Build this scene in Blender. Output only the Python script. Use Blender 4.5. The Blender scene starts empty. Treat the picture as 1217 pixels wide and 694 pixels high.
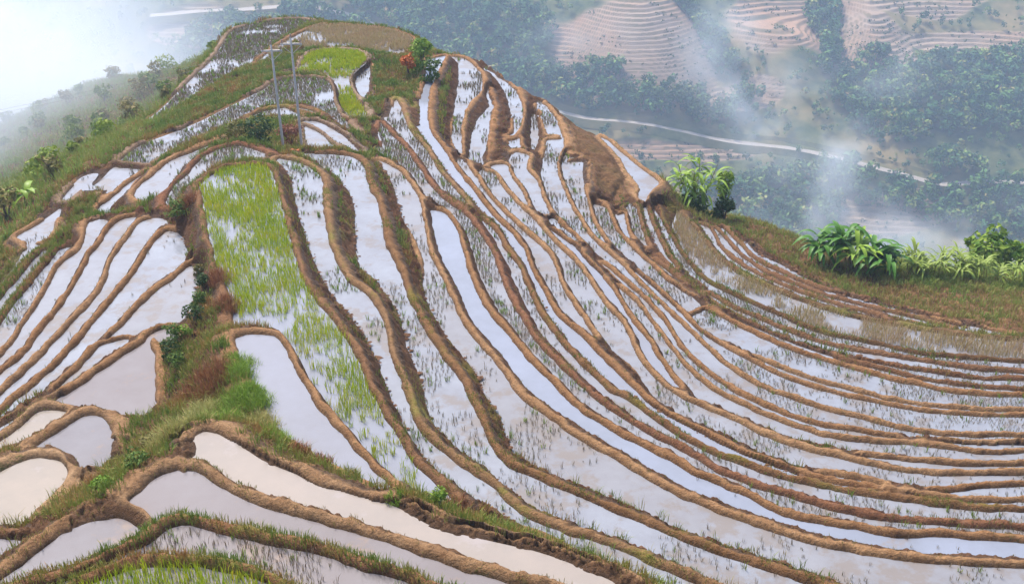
import bpy, math, random
import numpy as np
from mathutils import Vector, Matrix

SC = bpy.context.scene
# ------------------------------------------------------------------ camera, sky, sun, exposure
cam_d = bpy.data.cameras.new('camera'); cam = bpy.data.objects.new('camera', cam_d)
SC.collection.objects.link(cam); SC.camera = cam
cam_d.sensor_width = 36.0; cam_d.lens = 40.0; cam_d.clip_start = 0.5; cam_d.clip_end = 6000
cam.location = (0, 0, 0); cam.rotation_euler = (math.radians(90 - 28), 0, 0)

SUN_EL, SUN_AZ = math.radians(56), math.radians(-32)      # azimuth clockwise from +Y
W = bpy.data.worlds.new('World'); SC.world = W; W.use_nodes = True
wn = W.node_tree.nodes; wl = W.node_tree.links
sky = wn.new('ShaderNodeTexSky'); sky.sky_type = 'NISHITA'; sky.sun_disc = False
sky.sun_elevation = SUN_EL; sky.sun_rotation = SUN_AZ
sky.air_density = 1.0; sky.dust_density = 7.0; sky.ozone_density = 1.0; sky.altitude = 1200
wl.new(sky.outputs[0], wn['Background'].inputs[0]); wn['Background'].inputs[1].default_value = 0.135
sd = bpy.data.lights.new('sun', 'SUN'); sun = bpy.data.objects.new('sun', sd); SC.collection.objects.link(sun)
sd.energy = 2.6; sd.angle = math.radians(9); sd.color = (1.0, 0.94, 0.86)
sdir = Vector((math.sin(SUN_AZ) * math.cos(SUN_EL), math.cos(SUN_AZ) * math.cos(SUN_EL), math.sin(SUN_EL)))
sun.rotation_euler = sdir.to_track_quat('Z', 'Y').to_euler()
vs = SC.view_settings; vs.view_transform = 'Standard'; vs.look = 'None'; vs.gamma = 1.0; vs.use_curve_mapping = False
vs.exposure = 1.42
SC.cycles.volume_bounces = 1
SC.cycles.volume_step_rate = 1.5
SC.cycles.use_denoising = True
# ------------------------------------------------------------------ survey of the paddies
# each: level of its water, the look of the bund that holds it, what grows in it, the water's tone, its shore (x,y in metres)
PAD = []
def P(z, bund, cover, tone, s):
    PAD.append((z, bund, cover, tone, np.array([[float(c) for c in q.split(',')] for q in s.split()])))
P(-27.6,'grey','d','clear','-20.79,106.29 -20.09,106.34 -19.42,106.15 -18.73,105.72 -18.38,105.40 -18.35,105.28 -19.03,104.04 -19.79,102.23 -20.37,100.22 -21.08,97.22 -21.42,95.46 -21.61,93.98 -21.72,92.28 -21.69,91.88 -21.58,91.29 -21.60,91.05 -24.41,84.41 -24.50,84.02 -25.11,80.38 -26.13,78.42 -26.15,78.71 -25.93,79.97 -25.75,81.99 -25.57,87.43 -25.19,91.72 -25.12,92.92 -25.12,94.80 -25.41,100.70 -25.41,101.44 -25.35,102.07 -25.21,102.62 -24.99,103.12 -23.71,104.71 -22.30,105.76')
P(-26.8,'moss','y','clear','-16.82,101.32 -16.06,100.75 -15.82,101.07 -15.63,101.12 -12.28,100.08 -11.14,99.57 -10.36,98.98 -9.68,98.21 -8.62,96.82 -8.53,96.43 -8.61,93.87 -8.67,93.38 -9.45,91.71 -9.66,91.53 -11.67,92.84 -11.77,92.77 -11.77,92.36 -12.15,93.38 -12.55,94.01 -13.09,94.41 -13.98,94.71 -15.16,94.63 -15.81,94.40 -16.26,94.11 -16.86,93.37 -17.20,92.28 -17.25,93.62 -17.36,94.12 -18.45,96.62 -18.58,96.82 -18.66,96.83 -20.14,90.25 -20.46,89.57 -20.49,89.83 -20.44,90.85 -20.29,91.97 -19.66,94.75 -19.07,96.97 -18.52,98.53 -17.99,99.68 -17.55,100.49')
P(-26.0,'grey','r','clear','-14.67,90.55 -13.69,90.58 -12.66,90.15 -12.34,89.90 -12.08,89.57 -11.84,89.07 -11.70,88.61 -11.54,87.84 -11.52,87.23 -11.57,86.78 -12.01,84.97 -12.18,84.01 -12.21,83.17 -12.13,82.21 -11.92,81.06 -11.47,79.23 -10.62,76.56 -10.34,75.89 -10.00,74.50 -10.00,74.24 -10.79,73.52 -10.91,73.66 -11.18,74.26 -11.75,75.84 -12.15,77.23 -12.31,78.03 -12.66,80.27 -12.90,81.33 -13.36,82.69 -13.66,83.35 -13.94,83.86 -14.40,84.37 -14.90,84.58 -16.92,84.46 -16.72,84.73 -16.49,84.63 -16.42,84.77 -16.40,85.16 -16.45,86.70 -16.43,87.68 -16.35,88.58 -16.18,89.31 -15.92,89.81 -15.59,90.17')
P(-26.5,'pale','e','blue','-5.46,90.70 -5.44,90.62 -5.44,90.39 -6.11,82.76 -6.16,81.68 -6.13,80.63 -6.03,79.03 -5.94,76.40 -5.88,75.52 -5.75,74.37 -5.54,73.14 -5.22,71.83 -4.48,69.59 -3.47,66.04 -2.60,63.51 -1.70,60.73 -0.80,58.26 -0.05,56.63 0.30,55.70 0.51,55.07 0.69,54.28 0.96,52.30 1.09,51.67 1.65,49.31 1.89,48.19 2.05,47.66 2.21,47.25 2.47,46.73 3.10,45.58 3.45,44.79 3.92,43.68 4.48,42.52 5.60,40.00 5.80,39.67 5.98,39.42 7.22,37.97 7.86,37.30 8.64,36.57 9.59,35.79 10.28,35.29 11.07,34.84 11.77,34.52 12.16,34.39 13.50,34.01 12.70,34.18 12.33,34.30 11.51,34.61 10.78,34.86 9.98,35.19 9.59,35.40 8.95,35.82 7.98,36.54 7.54,36.90 7.27,37.17 7.11,37.37 6.48,38.31 5.98,38.98 5.76,39.33 5.36,40.16 5.18,40.44 4.97,40.70 4.47,41.17 4.24,41.47 4.01,41.87 3.30,43.41 2.82,44.51 2.60,45.09 1.71,47.75 1.47,48.76 0.75,52.62 0.54,53.44 -0.03,55.24 -0.52,57.21 -0.79,57.96 -1.87,60.09 -3.71,64.89 -4.18,66.27 -5.25,69.95 -6.47,73.74 -6.47,73.94 -6.29,74.00 -6.24,74.25 -6.63,79.72 -6.63,80.30 -6.52,83.51 -6.88,89.25 -6.80,89.52')
P(-27.3,'pale','m','clear','-5.05,93.00 -4.60,92.95 -4.19,92.78 -3.90,92.48 -3.65,92.03 -3.30,91.12 -2.59,88.81 -2.46,88.06 -2.37,87.11 -2.30,85.68 -2.32,84.35 -2.36,83.80 -2.50,83.22 -2.99,81.93 -3.14,81.28 -3.44,79.20 -3.56,77.56 -3.58,75.51 -3.49,73.23 -3.29,70.76 -3.29,70.61 -3.33,70.56 -3.56,70.72 -3.64,70.92 -4.11,73.94 -4.16,80.20 -4.09,85.46 -4.15,87.26 -4.38,91.26 -4.47,91.65')
P(-26.4,'pale','s','clear','-11.21,87.45 -11.17,87.28 -11.11,86.61 -10.73,81.17 -10.74,79.42 -10.77,79.28 -11.08,80.19 -11.41,81.37 -11.80,83.06 -11.91,83.89 -11.90,84.38 -11.84,84.80')
P(-28.0,'pale','s','clear','-2.34,92.31 -1.55,90.65 -1.31,89.75 -0.71,88.65 -0.03,87.04 0.22,86.23 0.35,85.67 0.59,84.17 0.72,82.97 0.78,82.00 0.78,80.66 0.73,79.67 0.59,78.28 0.44,77.28 0.24,76.47 0.05,76.07 -0.15,75.93 -0.23,75.94 0.15,76.62 0.19,76.79 0.21,76.99 0.03,81.04 -0.35,85.40 -1.21,89.18 -1.97,91.39 -2.02,91.41 -2.04,91.31 -2.03,90.45 -2.15,91.40')
P(-25.3,'grey','d','clear','-14.70,80.90 -14.11,80.83 -13.82,80.64 -13.51,80.25 -13.20,79.60 -12.99,79.01 -12.77,78.24 -12.66,77.73 -12.27,75.27 -12.09,74.50 -11.85,73.68 -11.45,72.49 -11.06,71.49 -10.68,70.66 -10.19,69.77 -10.08,69.50 -11.29,71.25 -12.25,72.93 -12.70,73.53 -13.53,74.41 -14.10,74.85 -14.64,75.11 -15.03,75.21 -15.74,75.21 -16.09,75.11 -16.64,74.78 -17.00,74.45 -17.34,74.03 -17.62,73.53 -18.11,72.45 -18.94,70.32 -20.26,67.78 -21.09,66.31 -21.38,65.47 -21.84,63.82 -23.65,64.17 -23.67,64.45 -23.49,65.80 -23.38,66.36 -23.20,66.94 -22.92,67.46 -21.29,69.90 -20.46,71.42 -18.21,76.65 -17.82,77.74 -17.30,79.47 -17.05,80.07 -16.75,80.45 -16.40,80.68 -16.03,80.80')
P(-27.7,'pale','s','clear','-1.89,85.61 -1.85,84.48 -1.61,82.47 -1.53,82.14 -1.40,81.82 -1.38,81.56 -1.55,80.11 -1.62,79.12 -1.67,75.65 -1.75,73.87 -1.82,73.06 -2.03,71.90 -2.09,71.38 -2.07,70.67 -1.92,69.66 -1.97,69.57 -2.38,69.63 -2.53,69.87 -2.79,70.57 -2.85,70.87 -2.80,75.25 -2.76,75.82 -2.46,78.27 -1.63,81.69 -1.64,82.02 -1.96,84.14 -1.96,84.48')
P(-26.05,'moss','m','clear','-8.30,78.17 -8.24,78.10 -8.13,77.81 -7.95,77.07 -7.70,75.87 -7.25,73.44 -7.03,72.50 -6.83,71.79 -6.46,70.72 -5.48,68.11 -4.54,64.96 -4.12,63.66 -2.97,60.71 -2.56,59.51 -3.26,60.49 -3.92,61.59 -4.23,62.22 -4.55,63.08 -5.38,65.80 -6.26,68.36 -7.03,70.35 -7.83,72.11 -8.61,74.17 -8.64,74.30 -8.63,74.39 -8.39,74.42 -8.32,74.64 -8.33,78.05')
P(-28.35,'pale','m','clear','2.07,84.54 2.22,84.37 2.64,83.32 3.18,81.10 3.24,80.73 3.56,77.60 3.64,76.05 3.63,75.16 3.54,74.45 3.16,72.74 3.07,72.12 3.02,71.25 3.05,69.76 3.23,67.53 3.56,65.06 3.99,62.65 4.44,60.62 4.81,59.43 5.04,58.84 6.05,56.51 6.70,54.48 7.23,53.03 8.03,50.99 8.33,50.14 9.23,47.94 9.82,46.41 10.07,45.89 10.50,45.13 10.99,44.44 11.43,43.95 12.00,43.42 12.88,42.75 13.65,42.23 14.28,41.86 15.76,41.16 16.39,40.81 16.74,40.64 17.65,40.33 18.61,40.13 19.99,40.05 23.75,40.05 23.78,40.03 23.78,39.98 23.70,39.80 23.63,39.77 23.39,39.77 21.69,39.85 19.56,39.87 18.52,39.95 17.45,40.11 16.45,40.32 14.79,40.82 13.37,41.34 12.92,41.59 12.64,41.79 11.40,42.81 10.91,43.25 10.48,43.75 10.01,44.40 9.38,45.46 8.95,46.30 8.70,46.86 8.48,47.57 8.32,48.24 8.18,48.90 7.97,50.32 7.71,51.23 6.92,53.38 6.42,54.68 6.13,55.36 5.38,56.87 5.05,57.59 4.39,59.21 4.14,59.89 3.78,60.97 2.94,62.76 2.75,63.27 2.49,64.71 2.30,65.90 2.10,68.09 1.95,69.13 1.93,69.47 2.13,72.12 2.43,74.72 2.52,76.02 2.61,76.16 3.47,76.28 3.52,76.35 3.54,76.51 3.49,77.01 3.40,77.23 2.66,77.25 2.57,77.40 2.25,80.41 2.19,80.69 1.96,81.37 2.15,81.22 2.21,81.24 2.31,81.43 2.35,81.73 2.33,81.98 2.27,82.19 1.95,82.67 1.91,82.87 2.02,84.34')
P(-25.0,'moss','s','clear','-15.33,73.30 -15.21,73.32 -15.03,73.16 -14.06,71.77 -13.97,71.52 -13.99,71.41 -14.89,71.75 -17.20,71.50 -16.84,72.22 -16.44,72.69 -15.87,73.12')
P(-25.0,'moss','s','clear','-14.97,73.32 -14.38,73.22 -13.83,72.97 -13.36,72.62 -12.72,71.95')
P(-28.7,'pale','s','clear','1.61,82.76 1.70,82.78 1.78,82.68 1.84,82.51 1.87,82.29 1.89,77.62 1.83,77.05 1.45,74.70 1.39,77.97 1.41,79.33 1.50,82.29 1.54,82.61')
P(-24.8,'grey','n','clear','-13.45,70.10 -13.40,70.15 -13.02,70.08 -12.63,69.88 -12.10,69.35 -11.53,68.64 -10.74,67.47 -9.73,65.61 -9.34,64.82 -10.25,65.62 -10.80,66.23 -11.06,66.65 -11.60,67.83 -11.96,68.48 -12.46,69.14 -13.20,69.94 -13.30,69.97 -13.40,69.80 -13.45,69.97')
P(-25.55,'red','d','clear','-8.72,71.88 -8.10,70.30 -7.01,67.89 -6.63,66.90 -5.66,63.99 -4.87,61.45 -4.49,60.40 -4.30,59.95 -3.85,59.08 -3.30,58.12 -2.77,57.29 -2.57,56.91 -2.23,56.10 -1.79,54.84 -1.36,53.43 -1.05,52.14 -0.34,48.14 -0.14,47.23 0.73,44.17 0.95,43.52 1.17,42.97 1.59,42.02 1.98,41.24 2.58,40.11 3.51,38.44 3.86,37.92 4.32,37.39 4.91,36.67 5.16,36.39 6.05,35.54 7.65,33.77 7.98,33.49 8.69,33.00 10.88,31.80 11.24,31.64 11.84,31.43 13.07,31.05 13.32,30.99 14.25,30.91 15.56,30.73 16.88,30.70 17.83,30.55 18.97,30.42 18.99,30.39 18.97,30.35 18.93,30.32 18.80,30.32 16.27,30.47 14.61,30.70 14.13,30.70 13.61,30.67 13.28,30.69 12.98,30.74 11.07,31.29 10.41,31.44 9.91,31.62 9.69,31.74 9.52,31.86 8.86,32.60 8.38,33.07 7.94,33.46 7.63,33.71 7.05,34.09 6.87,34.23 6.66,34.45 6.30,34.91 6.11,35.12 4.83,36.30 4.14,36.99 3.74,37.43 3.10,38.22 2.91,38.49 2.67,38.90 2.25,39.74 1.86,40.59 1.30,41.63 0.99,42.28 0.28,44.12 -0.55,46.06 -0.81,46.88 -1.57,49.88 -1.72,50.64 -1.97,52.40 -2.23,53.84 -2.48,54.95 -2.70,55.73 -2.89,56.32 -3.30,57.36 -3.50,57.75 -3.67,57.99 -3.83,58.15 -3.98,58.23 -4.55,58.33 -4.60,58.38 -4.65,58.52 -4.80,59.23 -5.03,60.20 -5.25,60.98 -5.57,61.96 -6.02,63.09 -6.38,63.83 -6.82,64.61 -7.77,65.85 -8.52,67.01 -8.51,67.14 -8.13,67.37 -8.09,67.52 -8.55,69.72 -8.72,71.54')
P(-24.6,'grey','n','clear','-13.14,68.59 -12.40,67.80 -11.93,67.21 -11.67,66.78 -11.17,65.65 -10.98,65.31 -10.72,64.93 -10.40,64.54 -11.05,64.60 -12.05,64.47 -12.25,64.55 -12.34,64.79 -13.13,68.46')
P(-29.8,'pale','e','clear','6.63,80.72 6.80,80.47 7.20,79.58 8.97,74.43 9.77,72.73 9.98,72.07 9.98,71.87 9.92,71.62 9.31,70.45 8.79,68.89 8.70,68.71 8.61,68.62 8.52,68.66 8.36,69.22 8.36,69.36 8.54,70.35 8.57,70.69 8.57,71.32 8.47,72.07 8.09,73.74 7.79,76.24 7.36,78.14')
P(-28.0,'pale','s','clear','0.48,75.63 0.50,75.50 0.53,73.85 0.48,73.64 0.02,73.87 -0.27,74.83 -0.26,75.02 0.15,75.14')
P(-24.4,'pale','e','clear','-17.53,65.69 -17.35,65.31 -17.36,65.26 -17.86,64.81 -18.25,64.20 -18.48,63.52 -18.62,62.70 -18.70,61.89 -18.71,60.68 -18.99,59.22 -19.06,58.48 -19.03,57.65 -18.88,56.15 -18.89,55.99 -18.98,55.88 -19.12,55.85 -19.54,56.00 -20.03,56.35 -20.26,56.60 -20.41,56.83 -20.51,57.06 -20.56,57.33 -20.60,57.80 -20.59,58.12 -20.53,58.51 -20.27,59.73 -20.08,61.21 -19.95,61.87 -19.81,62.26 -19.62,62.61 -18.98,63.48 -17.59,65.68')
P(-23.3,'red','d','clear','-15.69,61.66 -15.52,61.61 -14.05,60.50 -13.99,60.40 -13.83,59.99 -13.56,59.74 -13.53,59.57 -13.55,59.29 -13.64,59.17 -14.02,59.37 -14.54,59.48 -15.05,59.38 -15.32,59.23 -15.81,58.78 -16.23,58.30 -16.47,57.91 -16.64,57.51 -16.76,56.99 -16.86,55.96 -16.88,55.10 -17.05,54.29 -17.11,54.09 -17.29,54.03 -17.35,53.91 -17.35,53.76 -17.26,53.40 -17.25,53.23 -17.30,53.11 -17.51,52.91 -17.55,53.22 -17.67,53.54 -17.71,53.72 -17.82,54.90 -17.83,55.50 -17.78,55.97 -17.50,57.33 -17.46,58.73 -17.32,59.72 -17.15,60.33 -16.80,60.94 -16.35,61.36')
P(-27.75,'pale','s','clear','0.21,72.26 0.29,72.30 0.61,72.10 1.01,71.70 1.09,71.49 1.09,71.25 0.92,69.94 0.93,69.35 1.04,68.77 1.45,67.62 1.62,66.92 1.70,66.33 1.90,64.24 2.24,62.26 2.24,62.13 2.20,62.04 1.98,61.83 1.88,61.84 1.68,62.20 1.45,62.80 1.31,63.43 1.12,65.03 1.02,65.56 0.81,66.33 0.39,67.57 0.27,68.05 0.20,68.48 0.07,69.84 -0.11,70.63 0.14,72.03')
P(-28.6,'pale','s','clear','3.76,74.14 3.79,73.82 3.85,73.65 4.23,73.29 3.84,73.14 3.72,73.04 3.66,72.90 3.64,72.75 3.65,72.61 3.70,72.47 3.81,72.41 4.21,72.55 4.67,72.55 4.73,72.45 4.58,70.82 4.55,69.79 4.57,69.02 4.70,66.93 4.79,63.83 4.87,62.88 4.98,62.07 5.44,59.75 5.13,60.49 4.92,61.15 4.55,62.67 4.08,65.15 3.53,68.93 3.39,70.67 3.37,72.08 3.49,73.02')
P(-23.8,'moss','s','clear','-10.83,61.62 -10.34,61.60 -9.88,61.47 -9.37,61.28 -9.15,61.13 -8.93,60.90 -8.69,60.52 -8.53,60.20 -8.34,59.69 -8.20,59.19 -8.06,58.16 -7.89,57.32 -7.66,56.50 -7.22,55.17 -7.00,54.33 -6.62,52.36 -6.30,50.37 -6.15,49.64 -5.93,48.87 -5.59,47.85 -5.17,46.52 -5.01,45.87 -4.74,44.65 -4.43,43.54 -3.77,41.57 -3.13,39.84 -2.74,38.90 -2.17,37.69 -1.98,37.18 -1.45,35.46 -0.84,33.30 -0.75,33.04 -0.47,32.39 -0.21,31.96 -0.08,31.81 0.07,31.68 0.47,31.42 1.26,30.81 1.62,30.57 2.56,30.00 3.42,29.35 4.15,28.85 4.89,28.29 5.34,27.98 6.14,27.48 6.64,27.19 9.24,25.81 11.11,24.65 8.51,24.65 8.45,24.66 4.99,26.92 4.55,27.26 4.04,27.70 3.63,27.98 2.82,28.45 2.54,28.58 2.09,28.72 1.85,28.85 1.07,29.38 0.69,29.61 0.58,29.70 0.47,29.82 0.21,30.18 -0.11,30.74 -0.34,31.08 -0.98,31.83 -1.48,32.36 -1.76,32.72 -2.07,33.18 -2.50,33.88 -2.71,34.27 -2.83,34.54 -2.99,35.03 -3.20,35.85 -3.39,36.92 -3.52,37.55 -3.71,38.18 -3.99,38.99 -4.15,39.53 -4.28,40.13 -4.65,42.02 -4.78,42.58 -4.95,43.13 -5.34,44.21 -5.57,44.76 -5.90,45.46 -6.11,45.86 -6.28,46.12 -6.89,46.93 -7.01,47.15 -7.09,47.38 -7.24,48.03 -7.40,48.99 -7.61,50.53 -7.79,51.65 -7.97,53.12 -8.08,53.82 -8.29,54.84 -8.60,55.92 -8.88,56.69 -9.34,57.72 -9.81,58.62 -10.23,59.28 -10.66,59.83 -11.41,60.62 -12.02,61.12 -12.64,61.50 -12.13,61.60')
P(-22.8,'moss','g','clear','-12.84,58.32 -12.80,58.37 -12.68,58.34 -12.09,58.12 -11.50,57.73 -11.10,57.38 -10.84,57.09 -10.59,56.72 -10.31,56.18 -10.11,55.68 -9.96,55.21 -9.84,54.72 -9.46,52.18 -9.16,50.62 -8.91,49.45 -8.75,48.75 -8.33,47.11 -7.88,45.58 -7.58,44.73 -7.29,44.08 -7.10,43.75 -6.91,43.49 -6.46,42.99 -6.25,42.72 -5.88,41.98 -5.54,41.13 -5.33,40.49 -5.20,40.00 -5.07,39.39 -4.77,37.87 -4.62,37.23 -4.13,35.58 -3.70,34.00 -3.47,33.28 -3.30,32.80 -3.13,32.43 -2.89,32.05 -2.28,31.23 -1.84,30.68 -1.61,30.41 -1.05,29.83 -0.61,29.33 -0.47,29.14 -0.24,28.73 -0.00,28.39 0.23,28.10 0.41,27.93 0.88,27.63 1.54,27.19 1.74,27.07 1.90,26.99 2.44,26.81 2.76,26.65 3.18,26.40 3.66,26.10 4.28,25.62 4.83,25.23 7.33,23.61 5.21,23.61 5.16,23.63 3.10,25.41 2.58,25.79 1.97,26.17 2.22,26.13 2.25,26.14 1.88,26.36 1.87,26.39 1.90,26.47 1.90,26.53 1.88,26.59 1.83,26.65 0.99,27.24 0.49,27.51 0.32,27.61 0.11,27.80 -0.63,28.48 -0.83,28.63 -1.18,28.84 -1.36,28.99 -1.63,29.24 -1.85,29.49 -2.87,30.86 -3.05,31.16 -3.18,31.45 -3.55,32.48 -4.13,34.02 -4.37,34.75 -4.70,35.79 -5.17,37.50 -5.45,38.28 -5.74,38.97 -6.14,39.82 -7.01,41.51 -7.88,43.32 -8.33,44.37 -8.72,45.39 -9.07,46.38 -9.34,47.23 -10.03,49.61 -11.07,53.43 -11.49,55.21 -11.71,55.99 -11.91,56.54 -12.14,57.02 -12.43,57.46 -12.77,57.85 -12.82,58.04')
P(-26.8,'pale','s','clear','-3.55,68.53 -3.43,68.51 -3.25,68.34 -2.96,67.79 -2.74,67.17 -2.20,65.40 -1.58,63.06 -1.16,61.79 -0.56,60.25 -0.04,59.03 0.63,57.55 1.38,56.04 1.68,55.31 1.95,54.52 2.14,53.85 2.23,53.38 2.36,51.72 2.50,50.86 2.70,50.05 3.54,46.97 3.82,45.83 3.41,46.76 2.59,48.29 2.42,48.74 2.29,49.23 1.97,50.70 1.42,52.86 1.31,53.48 1.12,55.06 1.04,55.55 0.91,56.04 0.58,57.01 0.04,58.31 -0.39,59.23 -0.79,60.25 -3.04,66.74 -3.46,68.13')
P(-24.7,'pale','s','clear','-7.88,62.95 -7.68,62.78 -6.97,61.91 -6.78,61.66 -6.53,61.23 -6.22,60.61 -5.91,59.86 -5.71,59.32 -5.46,58.51 -5.15,57.30 -4.93,56.23 -4.54,53.57 -4.29,51.68 -4.18,50.97 -4.06,50.40 -3.90,49.72 -2.93,46.37 -2.77,45.72 -2.47,44.27 -2.31,43.71 -2.16,43.29 -1.86,42.53 -1.48,41.68 -0.66,40.02 0.06,38.13 0.31,37.55 0.60,37.09 2.08,35.18 2.47,34.74 3.82,33.35 4.79,32.28 5.44,31.66 5.99,31.18 6.48,30.81 7.24,30.33 8.67,29.46 9.38,29.09 10.11,28.77 11.00,28.45 11.57,28.28 12.17,28.15 12.94,28.03 13.72,27.94 17.57,27.61 17.59,27.59 17.58,27.55 16.75,25.64 16.73,25.60 16.68,25.58 12.64,25.58 12.58,25.60 9.84,27.31 7.11,28.78 5.90,29.53 5.32,29.92 4.55,30.52 3.63,31.17 2.88,31.76 1.80,32.43 1.33,32.75 0.45,33.45 0.25,33.63 0.13,33.82 0.05,34.07 -0.16,35.02 -0.26,35.57 -0.38,36.07 -0.48,36.41 -0.90,37.53 -1.43,39.37 -1.66,39.96 -1.84,40.33 -2.24,41.05 -2.60,41.89 -3.13,43.36 -3.81,45.42 -3.97,46.02 -4.06,46.54 -4.10,46.90 -4.12,48.07 -4.15,48.48 -4.30,49.66 -4.48,50.59 -4.75,51.65 -5.26,53.29 -5.62,54.41 -5.85,55.20 -6.01,55.93 -6.33,57.76 -6.68,59.40 -6.89,60.23 -7.11,60.95 -7.45,61.77 -7.57,62.38')
P(-27.4,'pale','n','clear','-0.94,69.14 -0.52,69.13 -0.35,69.01 -0.26,68.81 -0.20,68.47 -0.09,67.33 -0.02,66.86 0.19,66.03 0.52,64.95 0.67,64.38 0.80,63.65 0.94,62.37 0.80,62.65 0.48,63.47 -0.12,65.22 -0.31,65.85 -0.63,67.10 -0.83,67.76 -1.04,68.22 -1.35,68.62 -1.34,68.79 -1.25,68.96')
P(-21.8,'brown','r','blue','-13.65,54.81 -13.37,54.83 -13.06,54.76 -12.75,54.62 -12.41,54.22 -12.20,53.76 -11.98,53.16 -11.76,52.43 -10.88,49.27 -9.71,45.10 -9.34,43.88 -8.87,42.43 -8.44,41.29 -8.24,40.83 -8.00,40.35 -7.18,38.87 -6.56,37.67 -6.27,37.07 -6.02,36.50 -5.80,35.97 -5.59,35.42 -5.15,34.00 -4.86,33.23 -4.42,32.19 -3.73,30.66 -3.51,30.08 -3.30,29.58 -3.06,29.17 -1.78,27.54 -1.77,27.49 -2.19,27.59 -2.83,27.76 -3.14,27.87 -3.33,27.95 -3.37,28.10 -3.44,28.21 -4.12,29.21 -4.85,30.24 -5.05,30.55 -6.44,32.82 -6.84,33.57 -7.24,34.39 -7.49,34.94 -8.03,36.21 -8.46,37.16 -8.66,37.56 -8.82,37.79 -8.98,37.96 -9.10,38.03 -9.62,38.14 -10.03,38.14 -10.30,38.08 -10.55,37.97 -10.61,38.00 -11.54,41.10 -12.43,42.97 -12.52,43.21 -13.72,46.76 -14.61,49.66 -15.40,52.06 -15.41,52.25 -15.31,52.96 -15.21,53.30 -15.05,53.60 -14.76,54.00 -14.31,54.45 -14.03,54.67')
P(-25.4,'grey','s','clear','-23.77,63.63 -23.53,63.46 -22.22,63.25 -22.16,63.20 -22.25,62.75 -22.64,61.33 -22.89,59.65 -22.91,59.61 -22.93,59.66 -23.04,60.16 -23.08,60.24 -23.14,60.29 -24.51,60.21 -24.59,60.07 -24.89,58.38 -24.94,58.35 -25.08,58.53 -25.17,58.76 -25.27,59.64 -25.21,61.47 -25.17,61.88 -25.06,62.17 -24.90,62.43 -24.71,62.56 -24.56,62.59 -24.51,62.45 -24.46,61.81 -24.48,61.32 -24.45,61.13 -24.38,60.92 -24.28,60.74 -24.17,60.65 -24.10,60.66 -23.97,61.08 -23.84,61.79 -23.81,62.55 -23.81,63.52')
P(-25.2,'pale','n','clear','-21.42,62.49 -21.75,60.73 -21.74,60.03 -21.66,59.30 -21.66,59.10 -22.09,56.96 -22.07,56.87 -22.01,56.79 -21.46,56.32 -21.42,56.25 -21.42,56.18 -21.45,56.08 -21.55,56.06 -21.57,56.10 -21.55,56.21 -21.61,56.28 -22.49,56.91 -22.53,57.00 -22.53,57.16 -22.08,60.06')
P(-27.1,'pale','m','clear','-2.08,67.18 -2.04,67.25 -1.75,67.21 -1.53,66.97 -1.34,66.98 -1.11,66.62 -0.96,66.18 -0.49,64.24 0.19,62.28 0.67,61.08 1.17,59.93 2.21,56.85 2.48,56.23 2.98,55.24 3.28,54.48 3.56,53.62 3.93,52.30 4.55,49.78 4.81,49.03 5.17,48.13 5.29,47.74 5.41,47.14 5.56,46.09 5.69,44.69 5.77,44.30 5.90,43.81 6.07,43.36 6.32,42.77 6.62,42.19 7.03,41.54 7.48,40.99 7.97,40.52 8.84,39.82 9.57,39.17 9.78,38.94 10.08,38.54 10.29,38.33 10.96,37.83 11.57,37.47 12.30,37.11 13.62,36.58 14.64,36.14 15.67,35.82 16.17,35.74 16.61,35.70 18.43,35.70 19.72,35.76 21.63,35.79 21.66,35.77 21.65,35.72 21.51,35.39 21.44,35.35 18.69,35.37 18.22,35.30 16.86,35.03 16.45,34.98 16.17,35.00 15.77,35.06 14.73,35.34 13.45,35.82 11.92,36.30 11.17,36.59 10.67,36.84 10.35,37.06 10.03,37.32 8.22,39.03 7.32,39.79 6.89,40.21 6.76,40.28 6.47,40.74 6.14,41.34 5.76,42.84 5.58,43.43 5.44,43.77 5.05,44.51 4.77,45.09 4.38,46.11 2.93,51.67 2.78,52.52 2.71,53.75 2.65,54.28 2.55,54.82 2.40,55.37 2.09,56.28 1.74,57.14 -0.02,60.84 -0.69,62.44 -1.28,64.16')
P(-29.9,'brown','m','clear','7.74,68.49 7.80,68.12 8.00,68.00 8.04,67.84 8.04,65.73 8.08,63.73 8.12,62.84 8.19,61.92 7.93,62.56 7.75,63.16 7.63,63.65 7.58,64.06 7.57,65.44 7.59,66.86 7.53,67.31 7.40,67.70 7.46,67.89')
P(-29.2,'pale','m','clear','5.25,66.75 5.31,66.77 5.72,66.47 5.83,66.32 5.93,66.07 6.00,65.64 6.15,64.28 6.36,62.72 6.54,61.92 6.78,61.14 8.73,55.80 8.97,55.30 9.44,54.48 9.65,54.28 10.00,53.32 10.01,53.21 9.66,53.00 9.34,52.66 9.26,52.68 7.23,57.88 6.27,60.12 5.98,61.06 5.79,61.84 5.55,63.04 5.40,63.99 5.29,64.96 5.22,65.90 5.20,66.52')
P(-30.5,'dmoss','d','clear','9.37,69.49 9.64,66.92 10.04,63.74 10.31,61.93 10.51,60.90 10.69,60.12 10.99,59.11 11.17,58.65 11.37,58.27 11.63,57.90 13.20,56.03 14.76,54.39 15.55,53.35 15.84,53.04 16.27,52.69 16.80,52.37 18.34,51.65 19.63,51.11 20.65,50.53 21.09,50.34 21.83,50.16 23.48,49.88 28.24,49.28 28.26,49.25 28.25,49.17 28.07,48.79 28.02,48.73 27.97,48.72 24.07,49.15 23.16,49.35 21.57,49.87 18.30,50.99 17.03,51.53 16.19,52.03 15.70,52.42 14.73,53.28 13.78,54.23 13.10,54.98 12.30,56.06 11.82,56.79 11.41,57.53 10.95,58.48 10.40,59.83 10.18,60.57 10.05,61.20 9.86,62.47 9.66,64.14 9.48,66.45')
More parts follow.
